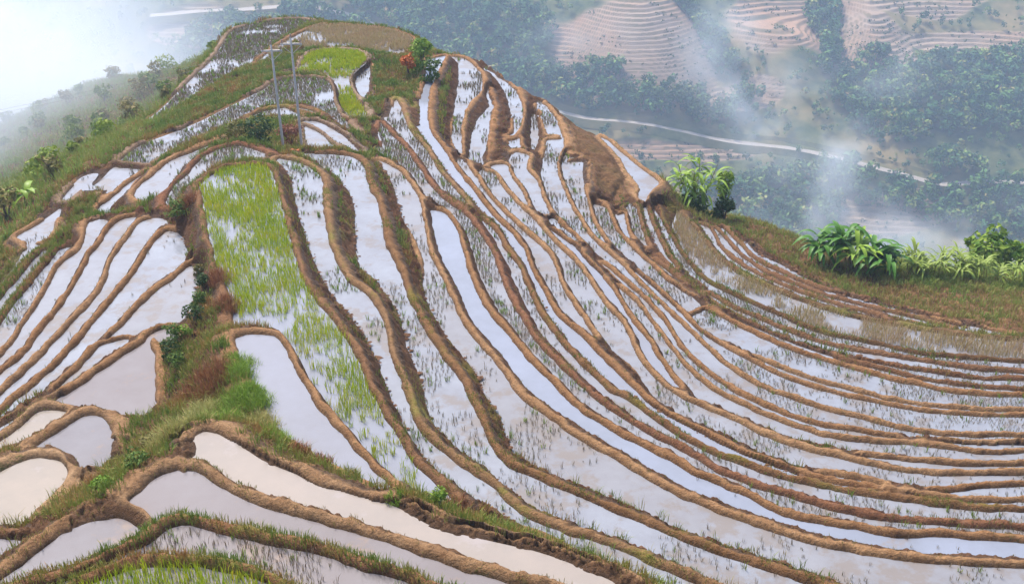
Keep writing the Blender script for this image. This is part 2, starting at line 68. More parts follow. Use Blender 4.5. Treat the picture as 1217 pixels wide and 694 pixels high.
P(-30.1,'brown','m','clear','8.59,68.42 8.64,68.48 8.70,68.47 8.77,68.29 8.85,65.32 9.03,62.98 9.33,60.81 9.60,59.47 9.31,60.36 9.07,61.34 8.89,62.23 8.76,63.14 8.67,64.20 8.60,65.79 8.57,68.03')
P(-25.5,'pale','s','clear','-25.02,57.64 -24.99,57.55 -24.46,55.12 -24.36,53.94 -24.40,53.73 -24.78,53.28 -24.73,53.18 -24.51,52.99 -24.46,52.88 -24.55,52.44 -24.60,51.68 -24.56,50.14 -24.53,43.64 -24.54,43.56 -24.56,43.56 -24.79,44.08 -24.83,44.28 -24.68,49.72 -24.71,50.36 -24.88,52.16 -24.87,52.29 -24.79,52.41 -24.78,52.53 -24.83,52.69 -25.01,53.02 -25.15,53.36 -25.22,53.48 -25.35,53.59 -25.45,53.54 -25.50,53.56 -25.76,53.93 -25.90,53.96 -25.92,54.07 -25.91,54.27 -25.75,54.80 -25.38,55.74 -25.23,56.23')
P(-25.1,'pale','e','blue','-4.40,56.56 -4.35,56.60 -4.04,56.52 -3.85,56.42 -3.72,56.28 -3.51,55.91 -3.17,55.00 -2.93,54.12 -2.72,53.06 -2.25,49.94 -2.03,48.70 -1.70,47.26 -1.36,46.00 -1.19,45.43 -0.98,44.86 -0.09,42.90 0.65,41.03 1.00,40.34 1.53,39.36 1.91,38.54 2.34,37.71 2.59,37.30 2.87,36.90 3.18,36.53 3.63,36.02 4.15,35.47 4.86,34.79 5.76,34.00 6.47,33.15 6.68,32.99 7.45,32.48 7.98,32.01 9.08,30.92 9.33,30.74 9.62,30.60 10.04,30.45 10.81,30.27 12.51,29.78 12.81,29.72 13.17,29.69 13.77,29.72 14.23,29.72 15.77,29.55 18.42,29.39 18.44,29.36 18.43,29.32 18.15,28.68 18.12,28.66 18.01,28.66 14.59,28.95 13.81,29.03 12.61,29.23 12.12,29.36 11.73,29.48 11.03,29.74 9.77,30.29 9.03,30.67 8.35,31.06 7.77,31.41 6.76,32.07 6.15,32.56 5.56,33.11 5.07,33.60 4.30,34.48 2.48,36.43 1.92,37.11 0.95,38.35 0.80,38.58 0.65,38.86 0.24,39.92 -0.22,41.19 -0.42,41.65 -0.92,42.64 -1.43,43.74 -1.73,44.45 -1.95,45.07 -2.07,45.49 -2.29,46.65 -2.49,47.52 -3.27,50.15 -3.65,51.60 -3.86,52.79 -4.39,56.39')
P(-29.5,'pale','s','clear','6.52,66.02 6.64,65.71 6.70,65.64 7.03,65.97 7.09,65.97 7.13,65.90 7.10,63.40 7.12,62.88 7.21,62.21 6.98,62.88 6.81,63.57 6.56,65.45')
P(-30.9,'dmoss','y','clear','11.07,69.18 11.12,69.13 11.25,68.65 11.85,66.16 11.97,65.52 12.20,63.93 12.39,63.09 12.72,62.03 13.17,60.90 13.55,60.17 13.98,59.55 15.12,58.22 16.52,56.77 17.29,56.08 17.81,55.70 19.12,54.88 20.40,54.26 22.01,53.62 23.61,53.11 25.12,52.72 29.51,52.02 29.53,51.96 29.51,51.88 28.86,50.39 28.80,50.33 28.75,50.32 24.55,50.85 22.55,51.16 21.68,51.35 21.18,51.53 19.97,52.22 18.66,52.77 17.32,53.40 16.67,53.78 16.25,54.10 15.89,54.49 14.95,55.73 13.52,57.22 12.63,58.47 11.84,59.41 11.55,59.97 11.39,60.47 11.22,61.17 10.96,62.31 10.74,63.53 10.57,64.86 10.39,67.01 10.40,67.23 10.45,67.45 11.00,69.05')
P(-23.8,'pale','e','clear','-19.33,52.75 -19.18,52.77 -19.15,52.75 -19.14,52.70 -19.22,51.95 -19.15,50.50 -19.20,49.05 -19.20,48.41 -19.13,47.73 -18.87,46.60 -18.80,46.18 -18.76,45.63 -18.75,44.95 -18.78,43.95 -18.83,43.36 -19.05,41.97 -19.23,39.91 -19.32,39.08 -19.58,37.85 -20.14,34.52 -20.18,34.36 -20.21,34.35 -20.63,35.33 -20.66,35.47 -19.99,38.05 -19.75,38.80 -19.68,39.14 -19.65,39.45 -19.63,39.96 -19.65,41.10 -19.56,42.78 -19.56,43.64 -19.67,45.71 -19.91,48.26 -19.90,50.18 -19.98,51.55 -19.92,52.05 -19.79,52.44 -19.60,52.66')
P(-27.95,'pale','s','clear','2.36,61.85 2.48,61.75 2.75,61.03 3.52,59.42 3.72,58.78 3.82,58.26 3.48,58.90 2.86,59.96 2.48,60.81 2.19,61.62 2.23,61.76')
P(-23.4,'pale','e','clear','-18.00,51.70 -17.62,51.71 -17.42,51.64 -17.24,51.44 -17.14,51.28 -17.10,51.16 -17.21,50.95 -17.31,50.64 -17.41,50.00 -17.45,49.53 -17.47,47.87 -17.44,46.38 -17.45,45.49 -17.63,43.72 -17.76,41.34 -17.88,39.77 -18.05,38.44 -18.30,37.19 -18.70,35.79 -19.38,32.74 -19.41,32.71 -19.54,32.99 -19.55,33.14 -18.92,36.66 -18.66,37.85 -18.54,38.76 -18.36,40.66 -18.11,42.33 -18.07,42.68 -18.02,43.96 -18.06,44.99 -18.16,45.68 -18.40,46.75 -18.44,47.10 -18.45,47.45 -18.38,49.06 -18.44,50.39 -18.42,50.81 -18.38,51.10 -18.29,51.41 -18.17,51.60')
P(-24.2,'pale','e','clear','-21.18,53.35 -21.08,53.35 -20.83,53.20 -20.77,53.11 -20.74,53.00 -20.65,51.45 -20.67,50.07 -20.64,49.38 -20.42,47.18 -20.35,46.28 -20.27,44.92 -20.25,44.11 -20.34,42.17 -20.31,40.76 -20.33,40.36 -20.42,39.83 -20.66,39.06 -20.99,37.81 -20.87,39.71 -20.79,40.76 -20.79,41.25 -20.93,42.75 -21.02,44.82 -21.08,45.62 -21.14,46.17 -21.33,47.41 -21.39,48.06 -21.34,48.53 -21.01,49.47 -20.97,49.94 -21.01,50.32 -21.08,50.70 -21.60,52.81 -21.58,52.93')
P(-26.05,'moss','m','clear','-1.64,57.34 -1.14,56.44 -0.97,56.06 -0.86,55.74 -0.43,53.79 -0.25,53.26 0.15,52.18 0.35,51.48 0.50,50.73 0.70,49.43 0.94,48.16 1.16,47.13 1.26,46.72 1.46,46.10 2.23,43.86 2.74,42.63 3.45,41.14 3.73,40.62 3.94,40.28 4.13,40.02 4.66,39.51 4.93,39.21 5.66,38.06 6.71,36.63 7.04,36.24 7.40,35.90 8.02,35.41 8.65,34.95 9.34,34.50 9.78,34.25 10.40,33.95 11.80,33.38 12.42,33.19 13.84,32.88 15.20,32.50 16.12,32.31 17.02,32.21 18.30,32.19 19.83,32.14 19.85,32.11 19.84,32.07 19.60,31.52 19.56,31.49 19.54,31.49 17.36,31.73 17.03,31.73 16.60,31.70 16.01,31.70 14.68,31.88 14.00,31.93 13.66,31.98 12.91,32.26 11.73,32.64 11.35,32.81 9.53,33.82 8.51,34.51 8.02,34.92 6.44,36.69 6.13,37.02 5.38,37.73 4.65,38.72 4.16,39.30 3.92,39.65 3.69,40.04 3.18,41.01 2.72,41.98 2.27,42.94 1.61,44.43 1.43,44.91 1.24,45.50 0.69,47.68 0.41,48.85 -0.08,51.45 -0.59,53.83 -1.00,55.31')
P(-31.3,'brown','s','clear','12.43,68.19 12.87,67.79 12.93,67.63 13.03,65.78 13.10,65.00 13.25,64.15 13.44,63.47 13.67,62.88 13.99,62.24 14.47,61.40 14.76,60.97 15.80,59.72 16.77,58.70 17.48,58.02 18.14,57.48 18.94,56.92 20.81,55.79 20.11,56.11 19.18,56.63 18.21,57.28 17.49,57.85 16.82,58.49 15.90,59.47 14.33,61.31 14.01,61.82 13.73,62.37 13.47,62.97 13.24,63.63 13.06,64.31 12.95,64.88')
P(-31.7,'brown','s','clear','13.42,68.47 13.45,68.50 13.50,68.38 14.09,65.46 14.37,64.51 14.62,63.82 14.94,63.02 15.24,62.45 15.51,62.02 16.09,61.33 17.51,59.84 18.07,59.32 18.68,58.84 19.63,58.20 21.19,57.25 23.29,56.10 24.38,55.28 24.00,55.40 22.44,56.23 19.18,58.22 18.31,58.87 17.74,59.36 16.99,60.10 15.85,61.33 15.37,61.91 14.79,62.76 14.28,63.68 13.86,64.63 13.65,65.42 13.54,66.08 13.45,67.18 13.40,68.31')
P(-32.1,'brown','s','clear','14.01,69.33 14.08,69.34 14.17,69.20 14.42,68.37 14.86,66.74 15.12,65.46 15.28,64.87 15.40,64.56 15.85,63.81 17.47,61.73 18.51,60.68 19.41,59.97 21.62,58.59 23.28,57.60 24.18,56.99 23.49,57.43 21.44,58.55 19.17,60.01 17.85,61.14 16.38,62.71 15.85,63.37 15.64,63.70 15.35,64.29 15.02,65.11 14.74,65.93 14.47,66.91 14.16,68.42')
P(-27.4,'pale','n','blue','2.21,58.98 2.59,58.15 3.18,57.16 3.53,56.44 4.32,54.01 4.88,52.62 5.04,52.15 5.22,51.44 5.60,49.45 5.75,48.74 5.90,48.21 6.30,47.13 6.43,46.65 6.70,45.14 6.98,43.79 7.10,43.37 7.45,42.43 7.22,42.73 6.92,43.21 6.66,43.74 6.46,44.27 6.31,44.76 6.17,45.36 6.13,45.67 6.02,46.97 5.86,47.97 5.68,48.77 5.51,49.28 5.14,50.24 4.90,50.95 4.32,53.23 3.67,55.46 3.30,56.45 2.61,57.88')
P(-23.0,'pale','e','clear','-16.38,49.40 -16.11,49.32 -15.87,49.11 -15.60,48.74 -15.36,48.25 -15.13,47.67 -14.96,47.08 -14.91,46.73 -14.89,46.15 -15.18,44.90 -15.27,44.68 -15.57,44.19 -15.76,43.52 -15.99,42.17 -16.20,40.52 -16.28,40.14 -16.60,39.09 -16.68,38.61 -16.81,37.41 -17.06,36.37 -17.40,35.32 -17.72,34.50 -17.94,34.05 -18.39,33.27 -18.04,34.84 -17.78,35.67 -17.63,36.24 -17.47,36.98 -17.29,38.06 -17.20,38.79 -17.09,40.06 -16.93,42.60 -16.75,44.31 -16.73,45.09 -16.75,46.85 -16.70,48.46 -16.64,48.90 -16.55,49.26 -16.49,49.37')
P(-32.5,'brown','n','clear','15.20,68.48 15.51,67.92 15.68,66.82 15.80,66.47 15.96,66.15 16.97,64.83 18.20,62.90 19.00,61.88 18.33,62.50 17.79,63.10 15.99,65.50 15.77,65.94 15.62,66.40')
P(-24.6,'grass','m','clear','-21.76,51.07 -21.76,50.97 -21.79,50.79 -22.10,49.88 -22.15,49.33 -22.09,48.52 -21.86,47.05 -21.80,46.54 -21.65,43.91 -21.52,42.53 -21.49,42.07 -21.50,41.72 -21.57,40.77 -21.74,37.64 -21.76,37.55 -22.13,38.37 -22.17,38.58 -22.42,45.96 -22.36,48.46 -22.39,50.56 -22.34,50.68')
P(-24.9,'grass','m','clear','-23.26,51.16 -23.22,51.16 -23.17,51.10 -23.14,51.00 -23.13,50.87 -23.11,49.51 -23.15,47.85 -23.15,46.86 -22.87,40.10 -22.88,39.99 -23.47,41.34 -23.51,41.45 -23.52,41.57 -23.50,48.34 -23.52,50.00 -23.51,50.28 -23.45,50.68 -23.34,51.03')
P(-30.1,'brown','m','clear','8.44,60.47 8.98,59.36 9.22,58.76 9.36,58.30 9.53,57.54 9.18,58.33')
P(-28.0,'pale','s','clear','4.95,55.87 5.68,54.42 5.97,53.78 6.58,52.26 7.36,50.19 7.52,49.67 7.60,49.33 7.81,47.97 7.99,47.11 8.19,46.38 8.36,45.90 8.66,45.23 9.11,44.37 9.52,43.69 10.04,42.94 10.44,42.44 10.80,42.09 12.13,40.98 12.73,40.57 13.32,40.31 16.18,39.46 15.54,39.50 14.26,39.69 13.70,39.85 13.32,40.03 12.10,40.88 11.51,41.33 11.13,41.65 10.27,42.50 9.71,42.93 9.49,43.19 9.19,43.65 8.84,44.33 8.48,45.10 8.30,45.57 8.10,46.18 7.77,47.48 7.27,49.30 6.91,50.89 6.72,51.61 6.46,52.32 5.64,54.16')
P(-22.6,'pale','e','clear','-14.00,45.03 -13.89,45.03 -13.73,44.90 -13.57,44.66 -13.53,44.55 -13.50,44.41 -13.48,43.88 -13.35,42.48 -13.25,41.05 -13.28,40.62 -13.50,39.97 -13.51,39.84 -13.47,39.66 -13.72,39.79 -13.82,39.81 -13.98,39.81 -14.14,39.76 -14.29,39.65 -14.40,39.49 -14.60,39.01 -14.72,38.95 -14.81,38.85 -14.97,38.83 -15.24,38.85 -15.42,38.81 -15.75,38.65 -15.54,39.54 -15.33,41.12 -15.16,42.10 -15.06,42.49 -14.94,42.86 -14.68,43.27 -14.57,43.53 -14.27,44.76 -14.18,44.90')
P(-28.6,'pale','m','clear','6.83,56.11 8.71,51.41 8.89,50.83 9.01,50.56 9.32,49.61 9.61,48.99 9.88,48.59 10.51,47.80 11.59,46.36 12.44,45.42 13.08,44.83 13.56,44.48 14.20,44.08 15.30,43.50 17.13,42.71 17.78,42.49 18.51,42.29 19.76,42.05 20.79,41.97 21.31,41.94 24.64,41.94 24.66,41.90 24.64,41.83 24.21,40.85 24.17,40.80 24.13,40.78 20.56,40.76 19.16,40.82 18.21,40.99 17.27,41.28 16.72,41.51 14.17,42.92 13.70,43.21 12.66,43.97 11.98,44.54 11.43,45.11 10.81,45.98 10.36,46.78 10.07,47.43 9.55,48.80 8.65,51.05 8.35,51.92 7.54,54.01 7.05,55.39')
P(-27.75,'pale','s','clear','5.62,52.56 6.16,51.39 6.39,50.76 6.55,50.17 6.92,48.61 7.42,46.82 7.78,45.26 7.96,44.72 8.31,43.86 8.79,43.00 9.11,42.53 9.37,42.20 10.73,40.89 11.36,40.36 11.93,39.93 12.85,39.34 13.30,39.13 13.81,38.98 15.15,38.74 16.15,38.69 16.83,38.59 18.14,38.28 18.86,38.05 19.25,37.98 19.92,37.98 21.00,38.06 22.79,38.12 22.81,38.09 22.81,38.04 22.62,37.63 22.55,37.58 18.87,37.56 17.71,37.66 16.05,37.92 13.95,38.36 12.78,38.75 12.24,38.99 11.86,39.20 10.62,40.03 10.28,40.46 10.08,40.68 9.18,41.49 8.31,42.21 8.23,42.29 8.17,42.39 7.93,43.12 7.47,44.30 7.36,44.67 7.11,45.97 6.84,47.51 6.66,48.19 6.32,49.14 6.14,49.74 5.83,51.30')
P(-30.1,'brown','m','clear','11.02,56.28 11.87,54.92 12.27,54.42 13.63,52.94 14.42,52.16 15.50,51.21 15.96,50.87 16.57,50.51 17.10,50.26 18.23,49.82 22.99,48.26 23.97,48.08 25.22,47.98 27.46,47.72 27.49,47.67 27.46,47.57 27.37,47.49 27.18,47.48 25.00,47.64 23.43,47.69 22.73,47.79 22.09,47.96 18.55,49.14 17.53,49.56 16.50,50.06 15.59,50.56 14.86,51.03 14.51,51.34 13.99,51.88 13.12,52.93 11.96,54.45 11.56,55.12')
P(-29.05,'pale','d','clear','10.18,52.58 10.24,52.55 12.40,49.82 13.49,48.67 14.35,47.98 17.88,45.63 18.18,45.49 19.07,45.21 19.92,44.69 20.66,44.46 21.84,44.28 23.56,44.21 25.66,44.06 25.68,44.03 25.67,43.97 25.44,43.45 25.39,43.39 25.35,43.37 21.64,43.35 21.01,43.42 18.84,43.81 18.22,43.96 17.69,44.16 15.18,45.48 14.65,45.80 14.16,46.14 12.78,47.31 11.96,48.08 11.02,48.89 10.20,49.94 9.97,50.30 9.80,50.64 9.65,51.06 9.44,51.80 9.46,51.94 9.56,52.07 9.73,52.20 10.01,52.34')
P(-31.8,'pale','s','clear','24.03,56.39 25.47,55.28 25.60,55.32 25.65,55.39 25.75,55.58 25.79,55.60 26.62,55.17 27.70,54.76 26.63,54.91 25.23,55.23 25.13,55.53')
P(-29.4,'brown','s','clear','11.97,51.90 13.83,49.95 14.74,49.12 15.34,48.64 16.06,48.16 16.90,47.66 19.20,46.41 19.75,46.16 20.37,45.94 21.47,45.65 22.43,45.49 25.97,45.03 23.73,45.17 22.35,45.22 21.23,45.39 20.74,45.50 20.35,45.64 19.49,46.17 18.41,46.54 16.33,47.90 14.72,48.99 14.14,49.43 13.52,50.00 13.00,50.56 12.44,51.25')
P(-22.1,'pale','e','grey','-13.52,38.48 -13.32,38.45 -13.18,38.36 -13.00,38.18 -12.92,38.05 -12.88,37.95 -12.88,37.84 -12.99,37.47 -13.06,37.37 -13.23,37.42 -13.35,37.47 -13.44,37.55 -13.66,37.80 -13.74,37.85 -13.80,37.82 -13.86,37.58 -13.80,37.33 -13.48,36.59 -13.19,35.75 -12.97,35.03 -12.67,33.90 -12.58,33.47 -12.55,33.19 -12.58,32.91 -12.65,32.67 -12.76,32.55 -12.88,32.51 -13.52,32.47 -13.57,32.50 -13.79,32.77 -13.97,32.95 -14.16,33.10 -14.38,33.22 -14.51,33.27 -14.70,33.28 -14.86,33.24 -15.10,33.11 -15.90,33.43 -15.89,33.47 -15.48,34.28 -14.58,36.30 -14.05,37.32 -14.01,37.50 -14.02,37.83 -13.91,38.13 -13.83,38.29 -13.75,38.37')
P(-20.8,'pale','e','blue','-9.50,35.75 -9.04,35.75 -8.73,35.70 -8.58,35.63 -8.44,35.45 -8.27,35.12 -7.89,34.30 -7.40,33.14 -7.14,32.58 -6.69,31.67 -6.37,31.09 -6.04,30.54 -4.92,28.75 -3.88,27.28 -3.53,26.77 -3.51,26.70 -3.54,26.60 -3.58,26.58 -4.11,26.82 -4.11,26.85 -4.07,26.91 -4.09,26.95 -5.30,27.94 -6.94,29.38 -7.72,30.30 -7.79,30.44 -8.95,33.15 -9.56,34.23 -9.98,35.43 -9.99,35.51 -9.97,35.55 -9.71,35.69')
P(-22.4,'pale','n','clear','-15.11,38.11 -14.89,38.12 -14.88,38.11 -14.88,38.08 -15.31,37.17 -16.08,35.37 -16.35,34.82 -16.10,35.78 -16.02,36.18 -15.89,37.31 -15.82,37.66 -15.79,37.71 -15.34,38.01')
P(-28.8,'pale','n','clear','11.90,47.15 13.60,45.66 14.41,45.06 14.99,44.73 17.23,43.55 17.81,43.31 18.56,43.11 21.01,42.68 21.30,42.66 24.99,42.68 25.02,42.66 24.97,42.64 21.87,42.61 20.55,42.68 19.95,42.75 19.21,42.88 18.55,43.04 17.78,43.26 16.79,43.64 15.46,44.25 14.90,44.54 13.90,45.13 13.31,45.56 12.99,45.86 12.33,46.61')
P(-29.65,'brown','m','clear','17.29,48.38 18.31,47.98 22.13,46.74 22.92,46.62 24.45,46.57 26.81,46.42 26.83,46.39 26.82,46.32 26.61,45.83 26.54,45.74 26.46,45.73 22.95,46.20 22.03,46.34 20.99,46.59 20.20,46.86 19.55,47.14')
P(-21.9,'tan','n','cream','-15.93,32.55 -15.81,32.56 -15.60,32.53 -15.32,32.44 -15.27,32.40 -15.27,32.34 -15.45,31.86 -15.71,31.44 -16.16,30.82 -17.21,29.70 -16.42,31.59 -16.21,32.35 -16.15,32.45 -16.09,32.50')
P(-21.5,'tan','n','grey','-14.05,31.62 -13.93,31.62 -13.84,31.59 -13.67,31.48 -13.53,31.35 -13.42,31.22 -13.30,31.03 -13.12,30.63 -12.95,30.06 -12.87,29.73 -12.84,29.53 -12.83,29.28 -12.83,29.06 -12.87,28.81 -12.90,28.75 -13.27,28.60 -13.34,28.46 -13.46,28.81 -13.60,29.09 -13.79,29.34 -13.96,29.50 -14.08,29.61 -14.39,29.79 -14.62,29.87 -14.87,29.91 -15.25,29.90 -14.75,30.65 -14.53,31.19 -14.43,31.38 -14.27,31.53')
P(-22.1,'pale','s','clear','-16.96,32.30 -17.90,29.97 -17.93,29.96 -18.06,30.25 -18.06,30.32 -18.03,30.41')
P(-19.5,'tan','e','cream','-9.14,27.80 -9.05,27.81 -8.89,27.77 -8.73,27.71 -8.59,27.62 -8.43,27.48 -7.57,26.66 -7.33,26.44 -7.02,26.21 -6.80,26.07 -5.80,25.49 -5.30,25.22 -4.80,24.97 -3.58,24.45 -3.31,24.32 -3.06,24.15 -2.35,23.56 -2.12,23.41 -1.85,23.28 -1.54,23.16 0.51,22.47 0.88,22.30 1.30,22.07 1.90,21.70 2.31,21.43 2.81,21.02 3.63,20.32 0.25,21.75 -0.79,22.24 -1.32,22.48 -2.63,23.13 -3.67,23.60 -4.92,24.18 -6.44,24.80 -6.82,24.97 -7.33,25.22 -7.53,25.35 -7.73,25.50 -8.65,26.33 -8.81,26.43 -9.02,26.54 -9.03,26.58 -9.04,26.87 -9.08,27.07 -9.14,27.25 -9.27,27.55 -9.29,27.62 -9.28,27.68 -9.24,27.74')
P(-27.9,'pale','s','clear','18.09,38.97 19.44,38.85 23.10,38.72 21.39,38.68 19.75,38.58 19.17,38.65 18.52,38.86')
P(-27.4,'pale','s','clear','14.20,37.39 15.08,37.18 16.05,36.99 17.10,36.83 17.91,36.74 18.71,36.70 20.15,36.74 22.11,36.74 22.13,36.72 22.13,36.68 22.10,36.64 22.06,36.62 20.01,36.59 18.68,36.53 17.00,36.53 16.70,36.55 16.01,36.66 15.32,36.85 14.75,37.09')
P(-21.0,'tan','n','cream','-14.60,28.51 -14.16,28.50 -13.99,28.45 -13.86,28.39 -13.66,28.24 -13.57,28.14 -13.50,28.00 -13.45,27.79 -13.42,27.58 -13.42,27.42 -13.45,27.13 -13.58,26.65 -13.85,25.85 -13.98,25.27 -14.02,25.24 -14.10,25.25 -15.59,25.39 -15.69,25.41 -15.73,25.43 -15.75,25.47 -16.36,26.88 -16.37,26.96 -15.42,27.93 -15.09,28.29 -14.85,28.44')
P(-19.0,'tan','n','grey','-9.21,25.28 -9.17,25.26 -9.07,25.18 -9.01,25.15 -8.94,25.16 -8.88,25.23 -8.85,25.25 -8.74,25.22 -8.55,25.13 -8.41,25.03 -8.10,24.74 -7.74,24.42 -7.44,24.19 -6.99,23.91 -6.28,23.55 -4.63,22.89 -3.65,22.44 -2.65,22.00 -1.63,21.49 -1.07,21.23 0.28,20.69 2.70,19.68 0.28,19.68 -2.42,21.21 -2.70,21.32 -3.45,21.59 -4.55,22.11 -5.03,22.31 -5.36,22.43 -6.37,22.70 -7.14,22.93 -7.34,23.01 -7.92,23.25 -8.27,23.37 -8.40,23.39 -8.59,23.39 -8.79,23.34 -8.95,23.25 -9.04,23.16 -9.14,23.01 -9.18,23.01 -9.21,23.05 -9.29,23.22 -9.38,23.33 -9.83,23.72 -9.95,23.80 -10.10,23.89 -10.12,23.93 -10.09,24.03 -9.91,24.36 -9.76,24.75 -9.68,24.90 -9.57,25.03 -9.43,25.17 -9.33,25.23')
P(-26.8,'pale','s','clear','12.00,35.41 13.15,35.07 14.03,34.74 12.92,35.07')
P(-26.8,'pale','s','clear','18.54,34.62 21.06,34.61 21.08,34.59 21.08,34.54 20.87,34.05 20.83,34.01 20.79,33.99 17.75,34.00 16.90,34.09 15.89,34.25 16.32,34.25 17.97,34.57')
P(-26.5,'pale','s','clear','13.86,33.90 15.43,33.50 16.77,33.28 17.42,33.23 18.76,33.28 20.41,33.28 20.44,33.24 20.39,33.10 20.35,33.04 20.30,33.02 18.62,33.08 17.71,33.08 17.05,33.13 16.41,33.23 15.71,33.37 15.26,33.48')
P(-19.2,'tan','n','grey','-10.44,23.47 -10.30,23.47 -10.14,23.43 -10.01,23.35 -9.67,23.06 -9.50,22.93 -9.48,22.90 -9.48,22.86 -9.60,22.71 -10.04,22.25 -10.37,21.96 -10.66,21.74 -10.91,21.59 -12.71,20.65 -11.93,22.09 -11.70,22.55 -11.50,22.85 -11.29,23.07 -11.04,23.25 -10.77,23.38')
P(-18.5,'grass','d','grey','-8.28,22.32 -8.08,22.33 -7.86,22.28 -6.95,21.91 -6.26,21.71 -5.25,21.44 -4.97,21.35 -4.64,21.22 -4.26,21.05 -3.44,20.66 -3.13,20.54 -2.63,20.37 -2.37,20.26 -0.42,19.16 -3.44,19.16 -3.58,19.23 -5.51,20.39 -5.87,20.63 -6.04,20.72 -6.20,20.79 -6.38,20.86 -6.67,20.93 -7.51,21.10 -8.00,21.16 -8.46,21.16 -8.69,21.14 -9.02,21.08 -9.24,21.01 -9.48,20.87 -9.74,20.70 -10.06,20.44 -11.67,19.17 -11.71,19.16 -12.45,19.16 -12.48,19.19 -12.50,19.24 -12.51,19.27 -12.49,19.29 -10.74,20.21 -10.25,20.46 -9.88,20.70 -9.48,21.03 -9.24,21.26 -9.04,21.48 -8.84,21.72 -8.62,22.09 -8.53,22.21 -8.41,22.28')
P(-19.9,'brown','n','grey','-14.67,23.55 -14.58,23.56 -13.07,23.41 -12.98,23.40 -12.93,23.40 -12.88,23.45 -13.82,21.63 -13.83,21.61 -13.85,21.64 -14.66,23.51')
P(-18.0,'grass','r','grey','-8.14,20.25 -7.74,20.26 -7.25,20.20 -6.53,20.06 -6.21,19.98 -6.03,19.92 -5.89,19.86 -5.72,19.76 -5.36,19.53 -3.86,18.64 -10.82,18.64 -10.80,18.66 -9.34,19.82 -8.98,20.05 -8.79,20.14 -8.61,20.20 -8.34,20.24')

# ------------------------------------------------------------------ the lie of the land
def vnoise(x, y, seed=0):
    xi = np.floor(x).astype(np.int64); yi = np.floor(y).astype(np.int64)
    fx = x - xi; fy = y - yi; fx = fx * fx * (3 - 2 * fx); fy = fy * fy * (3 - 2 * fy)
    def h(a, b):
        n = (a * 374761393 + b * 668265263 + seed * 1442695041) & 0xffffffff
        n = ((n ^ (n >> 13)) * 1274126177) & 0xffffffff
        return ((n ^ (n >> 16)) & 0xffff) / 32767.5 - 1.0
    return (h(xi, yi) * (1 - fx) + h(xi + 1, yi) * fx) * (1 - fy) + (h(xi, yi + 1) * (1 - fx) + h(xi + 1, yi + 1) * fx) * fy
def fbm(x, y, f, o=3, seed=0):
    r = 0; a = 1.0; t = 0
    for i in range(o):
        r = r + a * vnoise(x * f, y * f, seed + i * 17); t += a; a *= .5; f *= 2.03
    return r / t
def sstep(a, b, x):
    t = np.clip((x - a) / (b - a), 0, 1); return t * t * (3 - 2 * t)

CTRL = []                                   # control points of the smooth ground under the terraces
for (z, bund, cover, tone, p) in PAD:
    k = max(1, len(p) // 7)
    for q in p[::k]: CTRL.append((q[0], q[1], z))
CTRL += [
 # slope that falls away into the mist
 (-27.5, 88, -29.6), (-31, 92, -32.5), (-38, 98, -34.2), (-48, 104, -38), (-60, 110, -44), (-30, 80, -29.5), (-33, 84, -32), (-40, 86, -34), (-52, 92, -39),
 (-36, 74, -31.5), (-44, 76, -34.8), (-33, 66, -29), (-40, 66, -32.8), (-52, 70, -39.5), (-30, 56, -27.5), (-36, 52, -30), (-44, 50, -35), (-30, 40, -26.5), (-38, 36, -31),
 (-27, 110, -31), (-33, 112, -34), (-42, 118, -37), (-55, 128, -45), (-26, 98, -29.6), (-31, 102, -33),
 # behind the brow
 (-24, 112, -32), (-15, 112, -33), (-6, 106, -33.5), (2, 97, -33.5), (6, 90, -33.5), (10, 83, -34), (14, 78, -34.5), (-22, 122, -42), (-8, 118, -43), (4, 108, -43), (12, 98, -43), (20, 90, -43),
 (-20, 140, -62), (0, 140, -64), (20, 125, -62), (40, 115, -64), (-60, 150, -70), (-20, 165, -88), (20, 160, -90), (60, 150, -92), (90, 150, -95), (-100, 150, -85), (-100, 110, -72), (-100, 70, -62), (-80, 40, -52),
 # grassy shoulder beyond the lowest terraces
 (13, 73.5, -33.2), (15.6, 72.8, -33.0), (17.4, 71.5, -33.1), (20, 68, -33.2), (23.5, 65.5, -33.2), (28, 63.8, -33.3), (33, 63.2, -33.6), (40, 63, -34), (50, 62, -35),
 (17, 76.5, -34.5), (21, 73, -34.8), (25, 70, -34.6), (30, 68, -34.6), (36, 67.5, -34.9), (44, 67, -35.5), (20, 82, -39), (26, 78, -39), (34, 74, -38.5), (42, 73, -39), (52, 73, -40), (32, 86, -47), (48, 84, -48), (64, 84, -50), (80, 100, -64),
 (33, 56, -31.2), (40, 54, -31.6), (30, 44, -27.6), (38, 42, -28), (28, 34, -25), (36, 30, -25), (24, 22, -21.5), (34, 18, -21.5),
 # the rise towards the viewer
 (-24, 22, -20.5), (-20, 16, -18.5), (-10, 15, -17.2), (0, 15, -17.4), (10, 15, -18.2), (18, 16, -19.6), (0, 8, -10), (-14, 8, -11), (14, 8, -11.5), (-30, 14, -20), (30, 10, -18), (0, 1, -3),
]
C_ = np.array(CTRL, float)
_, _i = np.unique((C_[:, :2] * 4).round().astype(int), axis=0, return_index=True)
C_ = C_[np.sort(_i)]
_n = len(C_)
_d = np.hypot(C_[:, None, 0] - C_[None, :, 0], C_[:, None, 1] - C_[None, :, 1])
_A = np.zeros((_n + 3, _n + 3)); _A[:_n, :_n] = -np.sqrt(_d ** 2 + 1.5 ** 2) + np.eye(_n) * 0.25
_A[:_n, _n] = 1; _A[:_n, _n + 1:] = C_[:, :2]; _A[_n, :_n] = 1; _A[_n + 1:, :_n] = C_[:, :2].T
_w = np.linalg.solve(_A, np.concatenate([C_[:, 2], [0, 0, 0]]))
